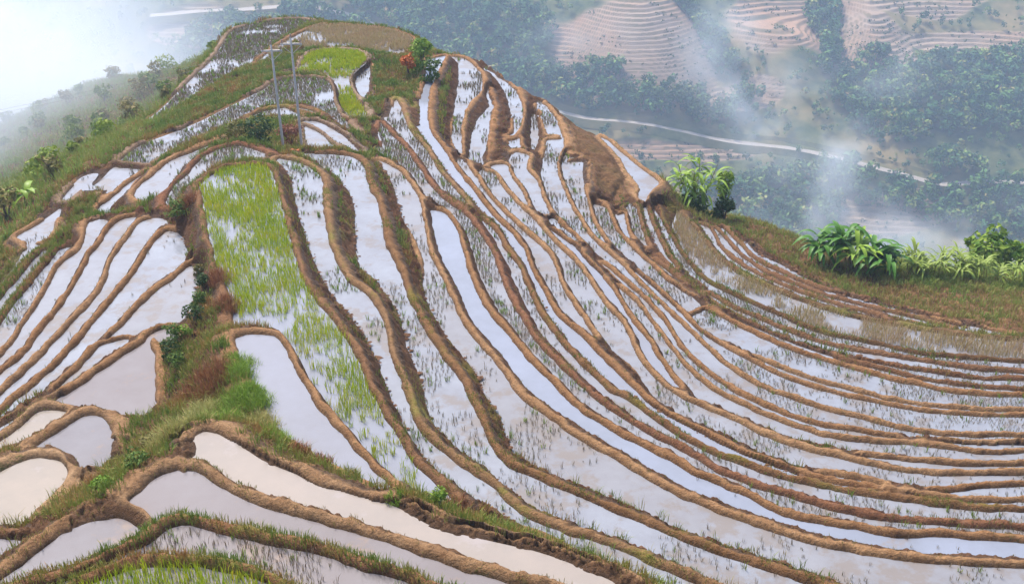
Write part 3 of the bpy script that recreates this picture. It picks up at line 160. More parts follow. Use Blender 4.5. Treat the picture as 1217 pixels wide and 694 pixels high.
def base(x, y):
    out = np.empty(x.shape)
    for a in range(0, len(x), 20000):
        X, Y = x[a:a + 20000], y[a:a + 20000]
        r = np.sqrt((X[:, None] - C_[None, :, 0]) ** 2 + (Y[:, None] - C_[None, :, 1]) ** 2 + 2.25)
        out[a:a + 20000] = -r @ _w[:_n] + _w[_n] + X * _w[_n + 1] + Y * _w[_n + 2]
    return out
def nearest(x, y, R=4.0):
    """distance (negative inside) to the three nearest paddies, which they are and where their shore is"""
    n = len(x); D = np.full((n, 3), 99.0); K = np.full((n, 3), -1); CX = np.zeros((n, 3)); CY = np.zeros((n, 3))
    order = np.argsort(y); ys = y[order]
    for k, (z, bund, cover, tone, p) in enumerate(PAD):
        a, b = np.searchsorted(ys, [p[:, 1].min() - R, p[:, 1].max() + R])
        idx = order[a:b]; idx = idx[(x[idx] > p[:, 0].min() - R) & (x[idx] < p[:, 0].max() + R)]
        A = p; B = np.roll(p, -1, 0); E = B - A; L2 = (E ** 2).sum(1) + 1e-12
        for c in range(0, len(idx), 12000):
            i = idx[c:c + 12000]; X = x[i]; Y = y[i]
            bd = np.full(len(i), 1e9); bx = np.zeros(len(i)); by = np.zeros(len(i)); ins = np.zeros(len(i), bool)
            for s in range(len(A)):
                ax, ay = A[s]; ex, ey = E[s]
                if (ay > Y[-1] + R and B[s, 1] > Y[-1] + R) or (ay + R < Y[0] and B[s, 1] + R < Y[0]):
                    continue
                t = np.clip(((X - ax) * ex + (Y - ay) * ey) / L2[s], 0, 1)
                qx = ax + t * ex; qy = ay + t * ey; d = (X - qx) ** 2 + (Y - qy) ** 2
                m = d < bd; bd = np.where(m, d, bd); bx = np.where(m, qx, bx); by = np.where(m, qy, by)
            for s in range(len(A)):
                ax, ay = A[s]; bx2, by2 = B[s]
                if min(ay, by2) > Y[-1] or max(ay, by2) < Y[0] or ay == by2: continue
                cr = ((ay <= Y) != (by2 <= Y)) & (X < ax + (Y - ay) * (bx2 - ax) / (by2 - ay))
                ins ^= cr
            d = np.where(ins, -1, 1) * np.sqrt(bd)
            kk = np.full(len(i), k)
            for j in range(3):
                m = d < D[i, j]
                dj, kj, xj, yj = D[i, j].copy(), K[i, j].copy(), CX[i, j].copy(), CY[i, j].copy()
                D[i, j] = np.where(m, d, dj); K[i, j] = np.where(m, kk, kj); CX[i, j] = np.where(m, bx, xj); CY[i, j] = np.where(m, by, yj)
                d, kk, bx, by = np.where(m, dj, d), np.where(m, kj, kk), np.where(m, xj, bx), np.where(m, yj, by)
    return D, K, CX, CY
PZ = np.array([p[0] for p in PAD] + [-99.0])
BKIND = [p[1] for p in PAD] + ['none']
BWID = np.array([{'tan': .62, 'moss': .5, 'grass': .5}.get(b, .46) for b in BKIND])
LIPK = np.array([b in ('pale', 'tan') for b in BKIND])
TANK = np.array([b == 'tan' for b in BKIND])
ROUGH = np.array([{'pale': .052, 'tan': .06, 'grey': .045, 'brown': .07, 'red': .075, 'moss': .065, 'dmoss': .04, 'grass': .05, 'none': .1}[b] for b in BKIND])
def ground(x, y):
    """height, owner paddy (-1: open hillside), signed distance to the nearest shore, how far down the cut face, height above the water beside it"""
    wx = x + .085 * fbm(x, y, 1.7, 3, 5); wy = y + .085 * fbm(x, y, 1.7, 3, 9)
    D, K, CX, CY = nearest(wx, wy)
    bs = base(x, y)
    d1, k1 = D[:, 0], K[:, 0]
    # second shore on the other side of the point
    j = np.full(len(x), -1)
    for c in (2, 1):
        q = np.hypot(CX[:, c] - CX[:, 0], CY[:, c] - CY[:, 0]) / np.maximum(d1 + D[:, c], 1e-6)
        j = np.where((q > .6) & (D[:, c] < 90), c, j)
    has2 = j > 0; r = np.arange(len(x)); jj = np.where(has2, j, 0)
    d2 = np.where(has2, D[r, jj], 99.0); k2 = np.where(has2, K[r, jj], -1)
    z1 = PZ[k1]; z2 = np.where(has2, PZ[k2], -99)
    first_high = z1 >= z2
    kh = np.where(first_high, k1, k2); dh = np.where(first_high, d1, d2); dl = np.where(first_high, d2, d1)
    zh = PZ[kh]; zl = np.where(first_high, np.where(has2, z2, bs), z1)
    g = np.minimum(dh + dl, 60)
    rough = ROUGH[kh]
    crest_b = .185 + .07 * fbm(x, y, 1.0, 3, 31)
    wb = np.minimum(BWID[kh] * (1 + .35 * fbm(x, y, .7, 2, 61)), .6 * g)
    crest = zh + crest_b
    u = np.clip(1 - 2 * dh / wb, 0, 1)
    hi = zh - .06 + (crest_b + .06) * (1 - u ** 2.5)
    s = np.clip((dh - wb / 2) / np.maximum(g - wb / 2, .02), 0, 1)
    fs = np.clip(.12 * s + .88 * s ** 1.15, 0, 1)
    nar = np.where(dh < wb / 2, hi, crest - (crest - (zl - .06)) * fs)
    t1 = sstep(wb / 2, wb / 2 + 1.3, dh); wide = np.where(dh < wb / 2, hi, crest * (1 - t1) + np.minimum(bs, crest + .12) * t1)
    t2 = np.where(dl < 90, sstep(0, 1.3, dl), 1.0); wide = (zl - .06) * (1 - t2) + wide * t2
    wg = sstep(1.9, 3.4, g); h = nar * (1 - wg) + wide * wg
    kl = np.where(first_high, k2, k1)
    lip = (g > 2.3) & (dl < .5) & (dl > 0) & LIPK[kl] & (dh > .6)
    lh = zl - .06 + (.2 + .05 * fbm(x, y, 1.3, 2, 41)) * (1 - np.abs(4 * np.clip(dl, 0, .5) - 1) ** 2.5)
    lip &= lh > h - .35; h = np.where(lip, np.maximum(h, lh), h)
    far = d1 > 4.0; h = np.where(far | (k1 < 0), bs, h)
    out = sstep(.02, .3, np.minimum(dh, dl))
    rough = rough + .11 * sstep(.15, .5, s) * sstep(.5, 1.6, g) * (dh > wb / 2) * (1 - wg)
    h = h + out * rough * (fbm(x, y, 2.7, 3, 77) * 1.3 + .9 * fbm(x, y, 7.0, 3, 78)) + sstep(.8, 3.5, d1) * .22 * fbm(x, y, .5, 4, 55) + sstep(.4, 1.2, d1) * .2 * fbm(x, y, 1.7, 5, 56)
    inside = d1 < 0
    h = np.where(inside, z1 - .06 + np.maximum(d1, -.5) * .45, h)
    own = np.where(inside, k1, kh); own = np.where(far | (k1 < 0), -1, own)
    own = np.where((g > 3.2) & (dh > 1.0) & ~inside, -1, own)
    cut = np.where(g < 3.4, sstep(.1, .35, s), np.where(TANK[kh], .3, 1.0) * t1); cut = np.where(inside | lip, 0, cut); own = np.where(lip, kl, own)
    wat = np.where(dl < dh, zl, zh); above = np.where(np.minimum(dh, dl) < .8, h - wat, 1.0)
    return h, own, d1, cut, above, inside, g
# ------------------------------------------------------------------ helpers
COL = SC.collection
rng = np.random.RandomState(11)
def mesh_np(name, V, F, smooth=True, attrs=None, normals=None):
    """V (n,3); F list of arrays (m,3)/(m,4) or one array"""
    me = bpy.data.meshes.new(name)
    Fs = F if isinstance(F, list) else [F]
    Fs = [np.asarray(f) for f in Fs if len(f)]
    V = np.ascontiguousarray(V, dtype=np.float32)
    me.vertices.add(len(V)); me.vertices.foreach_set('co', V.ravel())
    loops = np.concatenate([f.ravel() for f in Fs]).astype(np.int32)
    tot = np.concatenate([np.full(len(f), f.shape[1]) for f in Fs]).astype(np.int32)
    st = np.concatenate([[0], np.cumsum(tot)[:-1]]).astype(np.int32)
    me.loops.add(len(loops)); me.loops.foreach_set('vertex_index', loops)
    me.polygons.add(len(tot)); me.polygons.foreach_set('loop_start', st); me.polygons.foreach_set('loop_total', tot)
    me.update(calc_edges=True); me.validate()
    me.polygons.foreach_set('use_smooth', np.full(len(tot), smooth))
    for k, a in (attrs or {}).items():
        at = me.attributes.new(k, 'FLOAT', 'POINT'); at.data.foreach_set('value', np.asarray(a, np.float32))
    if normals is not None: me.normals_split_custom_set_from_vertices(normals.tolist())
    return me
def link(name, me, mat=None, parent=None, **props):
    o = bpy.data.objects.new(name, me); COL.objects.link(o)
    if mat is not None and me is not None and not me.materials: me.materials.append(mat)
    if parent is not None: o.parent = parent
    for k, v in props.items(): o[k] = v
    return o
class N:                                      # small node-tree builder
    def __init__(s, name):
        s.m = bpy.data.materials.new(name); s.m.use_nodes = True
        s.t = s.m.node_tree; s.n = s.t.nodes; s.b = s.n['Principled BSDF']; s.out = s.n['Material Output']
    def a(s, typ, **kw):
        q = s.n.new('ShaderNode' + typ)
        for k, v in kw.items():
            if k.startswith('i_'):
                key = k[2:]; key = int(key) if key.isdigit() else key
                if hasattr(v, 'is_output') or isinstance(v, bpy.types.NodeSocket): s.t.links.new(v, q.inputs[key])
                else: q.inputs[key].default_value = v
            else: setattr(q, k, v)
        return q
    def l(s, o, i): s.t.links.new(o, i)
    def noise(s, scale, detail=4, rough=.55, vec=None, dist=0.0):
        q = s.a('TexNoise'); q.inputs['Scale'].default_value = scale; q.inputs['Detail'].default_value = detail
        q.inputs['Roughness'].default_value = rough; q.inputs['Distortion'].default_value = dist
        s.l(vec if vec is not None else s.geo().outputs['Position'], q.inputs['Vector']); return q.outputs[0]
    def geo(s):
        if not hasattr(s, '_g'): s._g = s.a('NewGeometry')
        return s._g
    def ramp(s, f, stops):
        q = s.a('ValToRGB'); s.l(f, q.inputs[0]); e = q.color_ramp.elements
        while len(e) < len(stops): e.new(0.5)
        for x, (p, c) in zip(e, stops): x.position = p; x.color = (*c, 1)
        return q.outputs[0]
    def fr(s, f, a, b):
        q = s.a('MapRange'); s.l(f, q.inputs[0]); q.inputs[1].default_value = a; q.inputs[2].default_value = b; return q.outputs[0]
    def mix(s, f, a, b, mode='MIX'):
        q = s.a('Mix', data_type='RGBA', blend_type=mode)
        for v, i in ((f, 0), (a, 6), (b, 7)):
            if isinstance(v, bpy.types.NodeSocket): s.l(v, q.inputs[i])
            elif i == 0: q.inputs[0].default_value = v
            else: q.inputs[i].default_value = (*v, 1)
        return q.outputs[2]
    def mul(s, a, b, op='MULTIPLY'):
        q = s.a('Math', operation=op)
        for v, i in ((a, 0), (b, 1)):
            if isinstance(v, bpy.types.NodeSocket): s.l(v, q.inputs[i])
            else: q.inputs[i].default_value = v
        return q.outputs[0]
    def attr(s, n): return s.a('Attribute', attribute_name=n).outputs['Fac']
    def bump(s, h, strength, dist):
        q = s.a('Bump'); q.inputs['Strength'].default_value = strength; q.inputs['Distance'].default_value = dist
        s.l(h, q.inputs['Height']); s.l(q.outputs[0], s.b.inputs['Normal'])
    def fin(s, col=None, rough=.9, spec=.25):
        if col is not None:
            if isinstance(col, bpy.types.NodeSocket): s.l(col, s.b.inputs['Base Color'])
            else: s.b.inputs['Base Color'].default_value = (*col, 1)
        s.b.inputs['Roughness'].default_value = rough; s.b.inputs['Specular IOR Level'].default_value = spec
        return s.m
# ------------------------------------------------------------------ materials
def earth(name, crest, cutc, moss, moss_c=((.10, .11, .025), (.19, .19, .05))):
    m = N('earth_' + name)
    n1 = m.noise(2.2, 5, .6); n2 = m.noise(11, 4, .65); n3 = m.noise(.55, 3)
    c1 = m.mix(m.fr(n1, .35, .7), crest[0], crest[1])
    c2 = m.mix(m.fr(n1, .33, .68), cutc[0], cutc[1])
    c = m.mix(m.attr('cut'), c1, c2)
    c = m.mix(m.mul(m.fr(n2, .3, .75), .65), c, m.mix(.55, c, (.08, .045, .025)))
    n4 = m.noise(34, 4, .7); c = m.mix(m.fr(n4, .56, .68), c, m.mix(.6, c, (.05, .03, .018))); c = m.mix(m.mul(m.fr(n4, .42, .30), .6), c, m.mix(.45, c, (.62, .47, .33)))
    ms = m.mix(m.fr(m.noise(19, 3), .35, .65), moss_c[0], moss_c[1])
    f = m.mul(m.fr(m.mul(n3, m.mul(n2, .45), 'ADD'), .98 - moss * .42, 1.1 - moss * .42), .9)
    c = m.mix(f, c, ms)
    ob = m.a('ObjectInfo').outputs['Random']; c = m.mix(m.mul(ob, .75), c, m.mix(1.0, c, (.72, .60, .50), 'MULTIPLY'))
    damp_shade = m.fr(m.mul(m.attr('above'), m.mul(m.mul(n2, .5, 'SUBTRACT'), -.24), 'ADD'), .145, .0)
    c = m.mix(m.mul(damp_shade, .88), c, m.mix(.72, c, (.03, .018, .01)))  # wet earth at the waterline, plus painted shade along the bund's foot
    r = m.a('MapRange'); m.l(damp_shade, r.inputs[0]); r.inputs[3].default_value = .95; r.inputs[4].default_value = .55
    m.bump(m.mul(m.noise(14, 6, .72), m.mul(n2, .9), 'ADD'), 1.0, .09)
    mm = m.fin(c, .95, .12); m.l(r.outputs[0], m.b.inputs['Roughness']); return mm
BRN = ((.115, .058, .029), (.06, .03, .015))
EARTH = {
 'pale': earth('pale', ((.37, .22, .108), (.235, .124, .056)), BRN, .1),
 'tan': earth('tan', ((.37, .235, .125), (.24, .135, .066)), ((.17, .095, .05), (.10, .055, .028)), .2),
 'grey': earth('grey', ((.30, .22, .155), (.22, .15, .10)), BRN, .2),
 'brown': earth('brown', ((.22, .115, .055), (.15, .075, .036)), ((.105, .05, .024), (.058, .027, .013)), .3),
 'red': earth('red', ((.24, .115, .058), (.155, .068, .034)), ((.12, .05, .025), (.065, .028, .014)), .3),
 'moss': earth('moss', ((.28, .165, .08), (.18, .10, .045)), ((.135, .066, .032), (.07, .035, .017)), .5, ((.15, .12, .03), (.21, .19, .045))),
 'dmoss': earth('dark_moss', ((.17, .10, .045), (.11, .065, .028)), ((.085, .044, .021), (.05, .026, .012)), .6, ((.12, .105, .025), (.17, .16, .04))),
 'grass': earth('grass', ((.26, .13, .06), (.18, .085, .04)), ((.13, .06, .03), (.07, .035, .018)), .6, ((.15, .14, .03), (.2, .2, .045))),
}
def hillside_mat():
    m = N('hillside_soil'); n1 = m.noise(.5, 5, .6); n2 = m.noise(6, 5, .65)
    c = m.ramp(n1, [(.3, (.085, .044, .021)), (.5, (.14, .075, .034)), (.66, (.11, .07, .028))])
    c = m.mix(m.mul(m.fr(n2, .35, .7), .8), c, (.035, .02, .01))
    m.bump(n2, .8, .12); return m.fin(c, .95, .1)
HILL_MAT = hillside_mat()
def water(name, c1, c2, mud, amt, ior=1.33, rough=.03):
    m = N('water_' + name)
    ob = m.a('ObjectInfo').outputs['Random']
    n = m.noise(.35, 5, .65); n2 = m.noise(2.3, 5, .65)
    c = m.mix(m.fr(m.mul(n, m.mul(n2, .4), 'ADD'), .5, .9), c1, c2)
    c = m.mix(m.mul(ob, .55), c, m.mix(.55, c, mud))
    sh = m.fr(m.mul(m.noise(.9, 6, .7), m.mul(n, .6), 'ADD'), .98 - amt, 1.08 - amt)          # silt standing near the surface
    c = m.mix(m.mul(sh, .7), c, mud)
    m.bump(m.mul(m.noise(4.5, 3, .5), m.mul(m.noise(14, 4, .6), .35), 'ADD'), .07, .03)
    mm = m.fin(c, rough, .5); m.b.inputs['IOR'].default_value = ior
    r = m.a('MapRange'); m.l(sh, r.inputs[0]); r.inputs[3].default_value = rough; r.inputs[4].default_value = .22; m.l(r.outputs[0], m.b.inputs['Roughness'])
    return mm
WATER = {
 'clear': water('clear', (.205, .22, .25), (.155, .16, .18), (.155, .13, .11), .17),
 'blue': water('blue', (.19, .21, .26), (.16, .175, .21), (.18, .15, .13), .0),
 'grey': water('grey', (.15, .15, .165), (.12, .115, .125), (.19, .14, .11), .06),
 'cream': water('cream', (.235, .2, .165), (.19, .168, .142), (.25, .22, .21), .10, 1.33, .06),
}
def plant_mat(name, stops, rough=.7, trans=.25, pos=0.0):
    m = N(name); r = m.geo().outputs['Random Per Island']
    f = r if not pos else m.mul(m.mul(r, 1 - pos), m.mul(m.fr(m.noise(.6, 3), .3, .7), pos), 'ADD')
    c = m.ramp(f, stops); m.fin(c, rough, .2)
    if trans:
        t = m.a('BsdfTranslucent'); m.l(c, t.inputs[0]); x = m.a('MixShader'); x.inputs[0].default_value = trans
        m.l(m.b.outputs[0], x.inputs[1]); m.l(t.outputs[0], x.inputs[2]); m.l(x.outputs[0], m.out.inputs[0])
    return m.m
STUB = plant_mat('dry_stubble', [(0, (.12, .08, .055)), (.35, (.20, .14, .085)), (.6, (.17, .18, .06)), (.8, (.30, .22, .13)), (1, (.38, .29, .18))], trans=.1)
REED = plant_mat('dry_reed', [(0, (.34, .23, .12)), (.5, (.47, .35, .2)), (.8, (.34, .30, .11)), (1, (.30, .17, .09))], trans=.15, pos=.4)
RICE = plant_mat('green_rice', [(0, (.16, .25, .012)), (.35, (.27, .36, .016)), (.65, (.38, .42, .02)), (.88, (.44, .37, .03)), (1, (.34, .22, .05))], trans=.3, pos=.35)
GRASS = plant_mat('bank_grass_blades', [(0, (.24, .09, .03)), (.18, (.30, .16, .055)), (.34, (.28, .22, .06)), (.5, (.19, .22, .04)), (.82, (.10, .18, .025)), (1, (.20, .24, .05))], trans=.2, pos=.7)
SLOPEG = plant_mat('slope_grass_blades', [(0, (.24, .15, .055)), (.25, (.27, .25, .07)), (.55, (.20, .27, .05)), (.85, (.14, .23, .04)), (1, (.28, .30, .08))], trans=.25, pos=.6)
DRYG = plant_mat('dry_grass_blades', [(0, (.19, .11, .04)), (.35, (.26, .20, .06)), (.65, (.21, .21, .05)), (1, (.12, .17, .03))], trans=.2, pos=.6)
GREEN = plant_mat('fresh_grass_blades', [(0, (.10, .19, .02)), (.5, (.17, .27, .03)), (1, (.24, .31, .05))], trans=.3)
PALEG = plant_mat('pale_grass_blades', [(0, (.28, .24, .07)), (.5, (.36, .33, .12)), (1, (.22, .25, .06))], trans=.3)
RUST = plant_mat('rust_grass_blades', [(0, (.17, .06, .03)), (.5, (.26, .11, .05)), (1, (.33, .17, .07))], trans=.15)
LEAF = {
 'dark': plant_mat('leaf_dark', [(0, (.018, .04, .012)), (.5, (.035, .075, .018)), (1, (.075, .10, .025))]),
 'mid': plant_mat('leaf_mid', [(0, (.04, .085, .015)), (.5, (.075, .135, .02)), (1, (.14, .18, .035))]),
 'bright': plant_mat('leaf_bright', [(0, (.07, .15, .012)), (.5, (.13, .22, .02)), (1, (.22, .28, .035))]),
 'olive': plant_mat('leaf_olive', [(0, (.07, .075, .02)), (.5, (.13, .12, .03)), (1, (.19, .15, .05))]),
 'orange': plant_mat('leaf_orange', [(0, (.38, .09, .02)), (.6, (.50, .15, .03)), (1, (.3, .12, .04))]),
 'rust': plant_mat('leaf_rust', [(0, (.13, .045, .03)), (.6, (.2, .08, .045)), (1, (.26, .13, .06))]),
 'far': plant_mat('leaf_far', [(0, (.016, .045, .02)), (.5, (.03, .075, .025)), (.85, (.06, .115, .03)), (1, (.13, .15, .04))], trans=.15),
}
BARK = N('bark'); BARK = BARK.fin(BARK.ramp(BARK.noise(9, 4), [(.3, (.07, .05, .035)), (.7, (.16, .12, .085))]), .9, .1)
FORESTM = N('forest_leaves'); _r = FORESTM.mul(FORESTM.mul(FORESTM.geo().outputs['Random Per Island'], .3), FORESTM.mul(FORESTM.attr('tree'), .7), 'ADD')
FORESTM = FORESTM.fin(FORESTM.ramp(_r, [(0, (.014, .05, .025)), (.4, (.04, .11, .03)), (.7, (.10, .18, .035)), (.88, (.2, .22, .05)), (1, (.26, .16, .07))]), .8, .15)
# ------------------------------------------------------------------ the terraced hill
NR, NC = 1050, 960
_y = np.exp(np.linspace(math.log(13.0), math.log(150.0), NR)); _s = np.linspace(-.72, .72, NC)
GY, GS = np.meshgrid(_y, _s, indexing='ij'); GX = GS * GY
gx, gy = GX.ravel(), GY.ravel()
gh, gown, gd, gcut, gab, gin, gg = ground(gx, gy)
GH = gh.reshape(NR, NC)
V = np.stack([gx, gy, gh], 1)
tr = np.empty((NR, NC, 3)); tc = np.empty((NR, NC, 3)); VV = V.reshape(NR, NC, 3)
tr[1:-1] = VV[2:] - VV[:-2]; tr[0] = VV[1] - VV[0]; tr[-1] = VV[-1] - VV[-2]
tc[:, 1:-1] = VV[:, 2:] - VV[:, :-2]; tc[:, 0] = VV[:, 1] - VV[:, 0]; tc[:, -1] = VV[:, -1] - VV[:, -2]
NRM = np.cross(tc, tr).reshape(-1, 3); NRM /= np.linalg.norm(NRM, axis=1)[:, None]
ii = (np.arange(NR - 1)[:, None] * NC + np.arange(NC - 1)[None, :]).ravel()
Q = np.stack([ii, ii + 1, ii + NC + 1, ii + NC], 1)
deep = (gd < -.28)[Q].all(1); Q = Q[~deep]
fo = gown[Q].max(1)
def bank_mesh(name, sel):
    f = Q[sel]; u, inv = np.unique(f, return_inverse=True); f = inv.reshape(f.shape)
    return mesh_np(name, V[u], f, True, {'cut': gcut[u], 'above': gab[u]}, NRM[u])
hill = link('terraced_hill', bank_mesh('terraced_hill', fo < 0), HILL_MAT, kind='structure', label='long spur of flooded rice terraces falling away into the mist')
def offset_poly(p, e):
    a = np.roll(p, 1, 0); b = np.roll(p, -1, 0); area = (p[:, 0] * b[:, 1] - b[:, 0] * p[:, 1]).sum()
    d1 = p - a; d2 = b - p; d1 /= np.linalg.norm(d1, axis=1)[:, None] + 1e-9; d2 /= np.linalg.norm(d2, axis=1)[:, None] + 1e-9
    t = d1 + d2; t /= np.linalg.norm(t, axis=1)[:, None] + 1e-9
    n = np.stack([t[:, 1], -t[:, 0]], 1) * (1 if area > 0 else -1)
    return p + n * e
BANKS = []
for k, (z, bund, cover, tone, p) in enumerate(PAD):
    sel = fo == k
    if sel.sum() < 3: BANKS.append(hill); continue
    b = link('terrace_bank', bank_mesh('terrace_bank', sel), EARTH[bund], hill); BANKS.append(b)
    q = offset_poly(p, .13)
    link('paddy_water', mesh_np('paddy_water', np.column_stack([q, np.full(len(q), z)]), [np.arange(len(q))[None, :]] if (q[:, 0] * np.roll(q[:, 1], -1) - np.roll(q[:, 0], -1) * q[:, 1]).sum() > 0 else [np.arange(len(q))[::-1][None, :]], False), WATER[tone], b)

# ------------------------------------------------------------------ grass, stubble, young rice
def blades(base_pts, nb, h, w, spread, lean, r, segs=True):
    """tufts of nb blades at base_pts; h,w arrays or scalars"""
    n = len(base_pts); M = n * nb
    bp = np.repeat(base_pts, nb, 0).astype(float); H = np.repeat(np.broadcast_to(h, n), nb) * r.uniform(.6, 1.15, M)
    Wd = np.repeat(np.broadcast_to(w, n), nb) * r.uniform(.7, 1.3, M)
    az = r.uniform(0, 2 * np.pi, M); rad = np.sqrt(r.uniform(0, 1, M)) * np.repeat(np.broadcast_to(spread, n), nb)
    bp[:, 0] += np.cos(az) * rad; bp[:, 1] += np.sin(az) * rad
    ln = r.uniform(.1, 1.0, M) * lean; dx, dy = np.cos(az + r.normal(0, .5, M)) * ln, np.sin(az + r.normal(0, .5, M)) * ln
    fa = r.uniform(0, 2 * np.pi, M); sx, sy = np.cos(fa) * Wd / 2, np.sin(fa) * Wd / 2
    v = np.empty((M, 5, 3))
    v[:, 0] = bp + np.stack([-sx, -sy, -.03 * np.ones(M)], 1); v[:, 1] = bp + np.stack([sx, sy, -.03 * np.ones(M)], 1)
    mid = bp + np.stack([dx * H * .3, dy * H * .3, H * .6], 1)
    v[:, 2] = mid + np.stack([sx * .8, sy * .8, 0 * sx], 1); v[:, 3] = mid - np.stack([sx * .8, sy * .8, 0 * sx], 1)
    v[:, 4] = bp + np.stack([dx * H, dy * H, H * (1 - .25 * ln ** 2)], 1)
    b = np.arange(M)[:, None] * 5
    return v.reshape(-1, 3), [np.concatenate([b + [[0, 1, 2, 3]]]), np.concatenate([b + [[3, 2, 4]]])]
def inpoly(p, x, y):
    ins = np.zeros(len(x), bool); A = p; B = np.roll(p, -1, 0)
    for (ax, ay), (bx, by) in zip(A, B):
        if ay == by: continue
        ins ^= ((ay <= y) != (by <= y)) & (x < ax + (y - ay) * (bx - ax) / (by - ay))
    return ins
DENS = {'e': (3, .90), 's': (20, .62), 'g': (20, .62), 'm': (25, .48), 'd': (34, .32), 'r': (40, .30), 'y': (30, .38)}
for k, (z, bund, cover, tone, p) in enumerate(PAD):
    if cover == 'n' or BANKS[k] is hill: continue
    dens, thr = DENS[cover]; thr = thr + (.22 if z < -25 else .04) if cover == 'r' and z < -20 else (.1 if cover == 'r' else thr)
    x0, y0 = p.min(0); x1, y1 = p.max(0); sp = 1 / math.sqrt(dens) * .92
    X, Y = np.meshgrid(np.arange(x0, x1, sp), np.arange(y0, y1, sp)); X = X.ravel() + rng.normal(0, .16 * sp, X.size); Y = Y.ravel() + rng.normal(0, .16 * sp, Y.size)
    m = inpoly(p, X, Y); X, Y = X[m], Y[m]
    f = .5 + .5 * fbm(X, Y, .55, 3, 100 + k) * 1.5 - (.28 * sstep(38, 30, Y) if cover == 'r' and z < -20 else 0)
    jt = .3 if cover == 'r' else .17; m = f + rng.uniform(-jt, jt, len(X)) > thr; X, Y, f = X[m], Y[m], f[m]
    if len(X) < 3: continue
    Pn = np.column_stack([X, Y, np.full(len(X), z)])
    far = np.clip(Y / 45, .9, 2.0)
    if cover == 'r': v, F = blades(Pn, 7, rng.uniform(.24, .42, len(X)), .022 * far, .08, .45, rng); mat, nm = RICE, 'young_rice'
    elif cover == 'y': v, F = blades(Pn, 6, rng.uniform(.28, .5, len(X)), .022 * far, .1, .5, rng); mat, nm = REED, 'dry_rice_straw'
    else: v, F = blades(Pn, 6, rng.uniform(.1, .28, len(X)), .0155 * far, .05, .45, rng); mat, nm = STUB, 'rice_stubble'
    link(nm, mesh_np(nm, v, F, False), mat, BANKS[k], kind='stuff')
    if cover in 'gmsd':                                   # a few green shoots among the stubble
        sel = rng.uniform(0, 1, len(X)) < (.25 if cover == 'g' else .07)
        if sel.sum() > 2:
            v, F = blades(Pn[sel], 7, rng.uniform(.2, .38, sel.sum()), .024 * far[sel], .08, .5, rng)
            link('green_shoots', mesh_np('green_shoots', v, F, False), GREEN, BANKS[k], kind='stuff')
# grass along the banks and on the open hillside, picked from the ground grid by area
area = (gy ** 2); area = area / area.max()
kinds = np.array([BKIND[o] if o >= 0 else 'hill' for o in gown])
def pick(mask, n):
    idx = np.nonzero(mask)[0]; w = area[idx]; w = w / w.sum()
    return rng.choice(idx, min(n, len(idx)), False, w)
edge = ~gin & (gab > .05)
mossn = .5 + .75 * fbm(gx, gy, .5, 3, 303)
for nm, mask, n, nb, h, mat in (
    ('bank_moss_grass', edge & np.isin(kinds, ['moss']) & (mossn > .6), 2600, 5, (.05, .13), GRASS),
    ('bank_grass', edge & np.isin(kinds, ['grass']), 3600, 7, (.1, .26), GRASS),
    ('bank_dark_grass', edge & np.isin(kinds, ['dmoss', 'brown']) & (mossn > .5), 2600, 5, (.08, .2), GRASS),
    ('bank_dry_grass', edge & np.isin(kinds, ['red', 'tan', 'grey']) & (mossn > .52), 2200, 4, (.05, .14), DRYG)):
    i = pick(mask, n); v, F = blades(V[i], nb, rng.uniform(h[0], h[1], len(i)), .02 * np.clip(gy[i] / 40, .9, 2.2), .1, .7, rng)
    link(nm, mesh_np(nm, v, F, False), mat, hill, kind='stuff')
i = pick(edge & np.isin(kinds, ['pale', 'tan']) & (gy < 80), 3800); v, F = blades(V[i], 4, rng.uniform(.03, .11, len(i)), .016 * np.clip(gy[i] / 40, .9, 2), .07, .9, rng)
link('bund_weeds', mesh_np('bund_weeds', v, F, False), DRYG, hill, kind='stuff')
openh = ~gin & (((gg > 2.3) & (gd > .35)) | (gd > .7)) & (gab > .08)
vis = openh & (gy < 125)
right = (gx > 10) & (gy > 52)
i = pick(vis & right & (gy < 90), 9000); v, F = blades(V[i], 8, rng.uniform(.15, .42, len(i)), .035, .2, .8, rng)
link('shoulder_olive', mesh_np('shoulder_olive', *blades(V[j_ := pick(vis & right & (gy < 90), 6500)], 8, rng.uniform(.15, .42, len(j_)), .035, .2, .8, rng), False), SLOPEG, hill, kind='stuff')
link('shoulder_grass', mesh_np('shoulder_grass', v, F, False), DRYG, hill, kind='stuff')
i = pick(vis & ~right & (gx < -24) & (gy > 45) & (gd > 1.2), 17000); v, F = blades(V[i], 8, rng.uniform(.25, .75, len(i)), .045, .25, .8, rng)
link('shoulder_green', mesh_np('shoulder_green', *blades(V[j_ := pick(vis & (gx > 23) & (gy > 62.3) & (gy < 69), 3000)], 8, rng.uniform(.15, .45, len(j_)), .04, .2, .8, rng), False), SLOPEG, hill, kind='stuff')
link('rusty_grass', mesh_np('rusty_grass', *blades(V[j_ := pick(vis & ~right & (gy > 48) & (gx < -8) & (mossn > .42), 4200)], 7, rng.uniform(.2, .5, len(j_)), .035, .2, .8, rng), False), RUST, hill, kind='stuff')
link('slope_grass', mesh_np('slope_grass', v, F, False), SLOPEG, hill, kind='stuff')
i = pick(vis & ~right & ~((gx < -24) & (gy > 45) & (gd > 1.2)) & (gd < 6) & ~((gx > -4) & (gx < 12) & (gy > 40)), 26000); v, F = blades(V[i], 8, rng.uniform(.14, .42, len(i)), .026 * np.clip(gy[i] / 40, .8, 2), .14, .8, rng)
link('crest_grass', mesh_np('crest_grass', v, F, False), GRASS, hill, kind='stuff')
